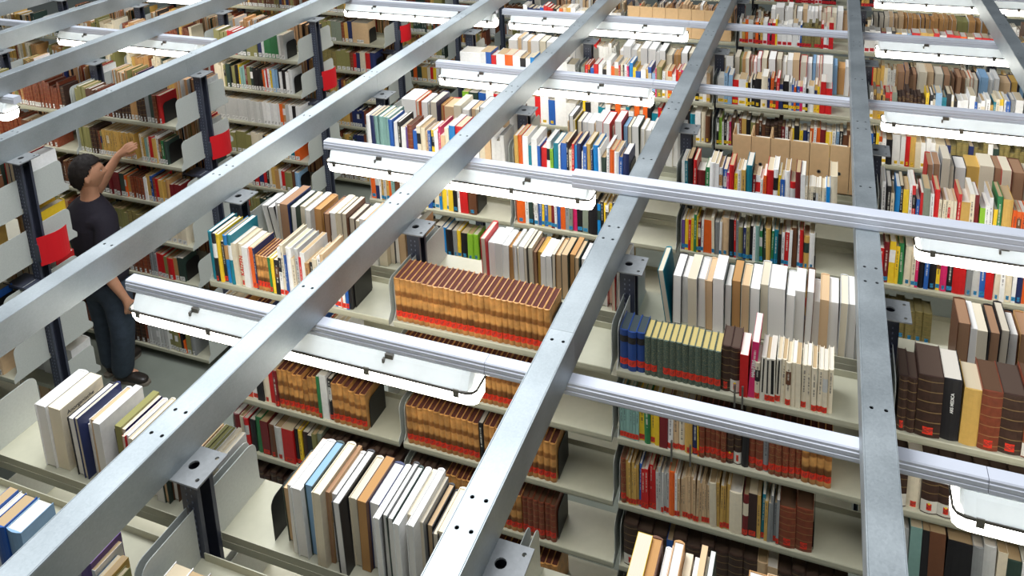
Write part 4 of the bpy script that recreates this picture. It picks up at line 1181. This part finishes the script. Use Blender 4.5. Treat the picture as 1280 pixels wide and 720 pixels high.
    hh.transform(HM)
    ho = child('hair', hh, M_HAIR)
    so = ho.modifiers.new('thick', 'SOLIDIFY'); so.thickness = 0.012; so.offset = -1
    for sx in (-1, 1):
        bm = bmesh.new(); bmesh.ops.create_uvsphere(bm, u_segments=12, v_segments=8, radius=0.0105)
        bmesh.ops.translate(bm, verts=bm.verts, vec=(sx * 0.031, 0.0755, 0.003))
        em = bpy.data.meshes.new('eye'); bm.to_mesh(em); bm.free(); em.transform(HM)
        eo = child('eye', em, M_EYE)
        bm = bmesh.new(); bmesh.ops.create_uvsphere(bm, u_segments=10, v_segments=6, radius=0.0055)
        bmesh.ops.translate(bm, verts=bm.verts, vec=(sx * 0.031, 0.0834, 0.003))
        im = bpy.data.meshes.new('iris'); bm.to_mesh(im); bm.free(); im.transform(HM)
        child('iris', im, M_IRIS, eo)
    # clothes
    sn = {'ctr': (V((-2.09, 2.24, 1.36)), (0.13, 0.11)), 'lsh': (V((-2.255, 2.27, 1.395)), 0.092), 'lsl': (V((-2.19, 2.37, 1.47)), 0.08), 'rsh': (V((-1.925, 2.22, 1.385)), 0.092), 'rsl': (V((-1.895, 2.165, 1.20)), 0.082), 'rsc': (V((-1.893, 2.16, 1.17)), 0.082)}
    se = [('ctr', 'lsh'), ('lsh', 'lsl'), ('ctr', 'rsh'), ('rsh', 'rsl'), ('rsl', 'rsc')]
    sl = skin_mesh(sn, se, 'ctr', 2)
    mb = MB(); rings = []
    for cx_, cy_, z_, rx_, ry_ in ((-2.08, 2.262, 0.90, 0.178, 0.142), (-2.08, 2.262, 0.93, 0.184, 0.148), (-2.082, 2.26, 1.05, 0.176, 0.142), (-2.088, 2.245, 1.22, 0.186, 0.142), (-2.09, 2.24, 1.34, 0.196, 0.14), (-2.09, 2.24, 1.42, 0.19, 0.125),
                                   (-2.088, 2.24, 1.475, 0.145, 0.108), (-2.083, 2.24, 1.515, 0.098, 0.09), (-2.078, 2.24, 1.54, 0.078, 0.076)):
        rings.append([(cx_ + rx_ * math.cos(2 * math.pi * q / 24), cy_ + ry_ * math.sin(2 * math.pi * q / 24), z_) for q in range(24)])
    loft(mb, rings)
    tm = mb.build_mesh('tmp', [M_SHIRT]); fix_normals(tm)
    bm = bmesh.new(); bm.from_mesh(sl); bm.from_mesh(tm); me = bpy.data.meshes.new('shirt'); bm.to_mesh(me); bm.free()
    o = bpy.data.objects.new('tmp', me); C.objects.link(o)
    rm = o.modifiers.new('r', 'REMESH'); rm.mode = 'VOXEL'; rm.voxel_size = 0.008
    sm = o.modifiers.new('s', 'SMOOTH'); sm.iterations = 5
    dg = bpy.context.evaluated_depsgraph_get()
    shm = bpy.data.meshes.new_from_object(o.evaluated_get(dg)); bpy.data.objects.remove(o)
    child('shirt', shm, M_SHIRT)
    jn = {'waist': (V((-2.08, 2.265, 0.99)), (0.168, 0.13)), 'seat': (V((-2.08, 2.262, 0.87)), (0.165, 0.135)), 'rhip': (V((-1.985, 2.26, 0.80)), 0.115), 'rkn': (V((-1.972, 2.245, 0.48)), 0.088), 'rsh': (V((-2.03, 2.262, 0.26)), 0.082), 'rhem': (V((-2.092, 2.283, 0.06)), 0.083),
          'lhip': (V((-2.175, 2.28, 0.80)), 0.115), 'lkn': (V((-2.205, 2.30, 0.48)), 0.088), 'lsh': (V((-2.23, 2.32, 0.26)), 0.082), 'lhem': (V((-2.245, 2.335, 0.06)), 0.083)}
    je = [('waist', 'seat'), ('seat', 'rhip'), ('rhip', 'rkn'), ('rkn', 'rsh'), ('rsh', 'rhem'), ('seat', 'lhip'), ('lhip', 'lkn'), ('lkn', 'lsh'), ('lsh', 'lhem')]
    child('jeans', skin_mesh(jn, je, 'seat', 2), M_JEANS)
    for ank, toe in (((-2.10, 2.285), (-1.885, 2.315)), ((-2.245, 2.34), (-2.22, 2.57))):
        a = V((*ank, 0)); t = V((*toe, 0)); d = (t - a).normalized()
        q = {'heel': (a - d * 0.04 + V((0, 0, 0.045)), (0.042, 0.04)), 'mid': (a + d * 0.06 + V((0, 0, 0.052)), (0.045, 0.042)), 'ball': (a + d * 0.15 + V((0, 0, 0.042)), (0.05, 0.032)), 'tip': (t + V((0, 0, 0.036)), (0.036, 0.024)), 'top': (a + V((0, 0, 0.095)), 0.046)}
        so_ = child('shoe', skin_mesh(q, [('heel', 'mid'), ('mid', 'ball'), ('ball', 'tip'), ('heel', 'top')], 'mid', 2), M_SHOE)
        b = MB(); ring = []
        n_ = V((-d.y, d.x, 0))
        for s_, w_ in ((-0.078, 0.018), (-0.066, 0.031), (0.0, 0.036), (0.08, 0.038), (0.15, 0.042), (0.2, 0.036), (0.225, 0.018)): ring.append((s_, w_))
        out = [a + d * s_ + n_ * w_ for s_, w_ in ring] + [a + d * s_ - n_ * w_ for s_, w_ in ring[::-1]]
        b.extrude([(p.x, p.y) for p in out], 0.001, 0.022, axis='z')
        sm_ = b.build_mesh('sole', [M_SOLE]); fix_normals(sm_)
        sm_.transform(inv); link('sole', sm_, so_)
build_man()

# ------------------------------------------------------------------ small steel label clips hooked over the shelf fronts
for x, s_, lab in ((2.468, 0, 'thin steel clip hooked over the shelf lip beside the red book'), (2.496, 0, 'thin steel clip hooked over the shelf lip under the magenta book'),
                   (2.232, 1, 'thin steel clip hanging at the shelf of yellow and green spines'), (2.305, 1, 'thin steel clip hanging on the second shelf near the ochre spine')):
    t = thing('shelf_clip', lab, 'clip', (x, PITCH - D1 - 0.006, SHELF_Z[s_]), 'steel shelf clips')
    b = MB(); b.box(-0.0035, 0.0035, -0.0015, 0, -0.045, 0.05); b.build('blade', M_CLIP, t)
    b = MB(); b.box(-0.0035, 0.0035, -0.0015, 0.006, 0.05, 0.0515); b.build('hook', M_CLIP, t)
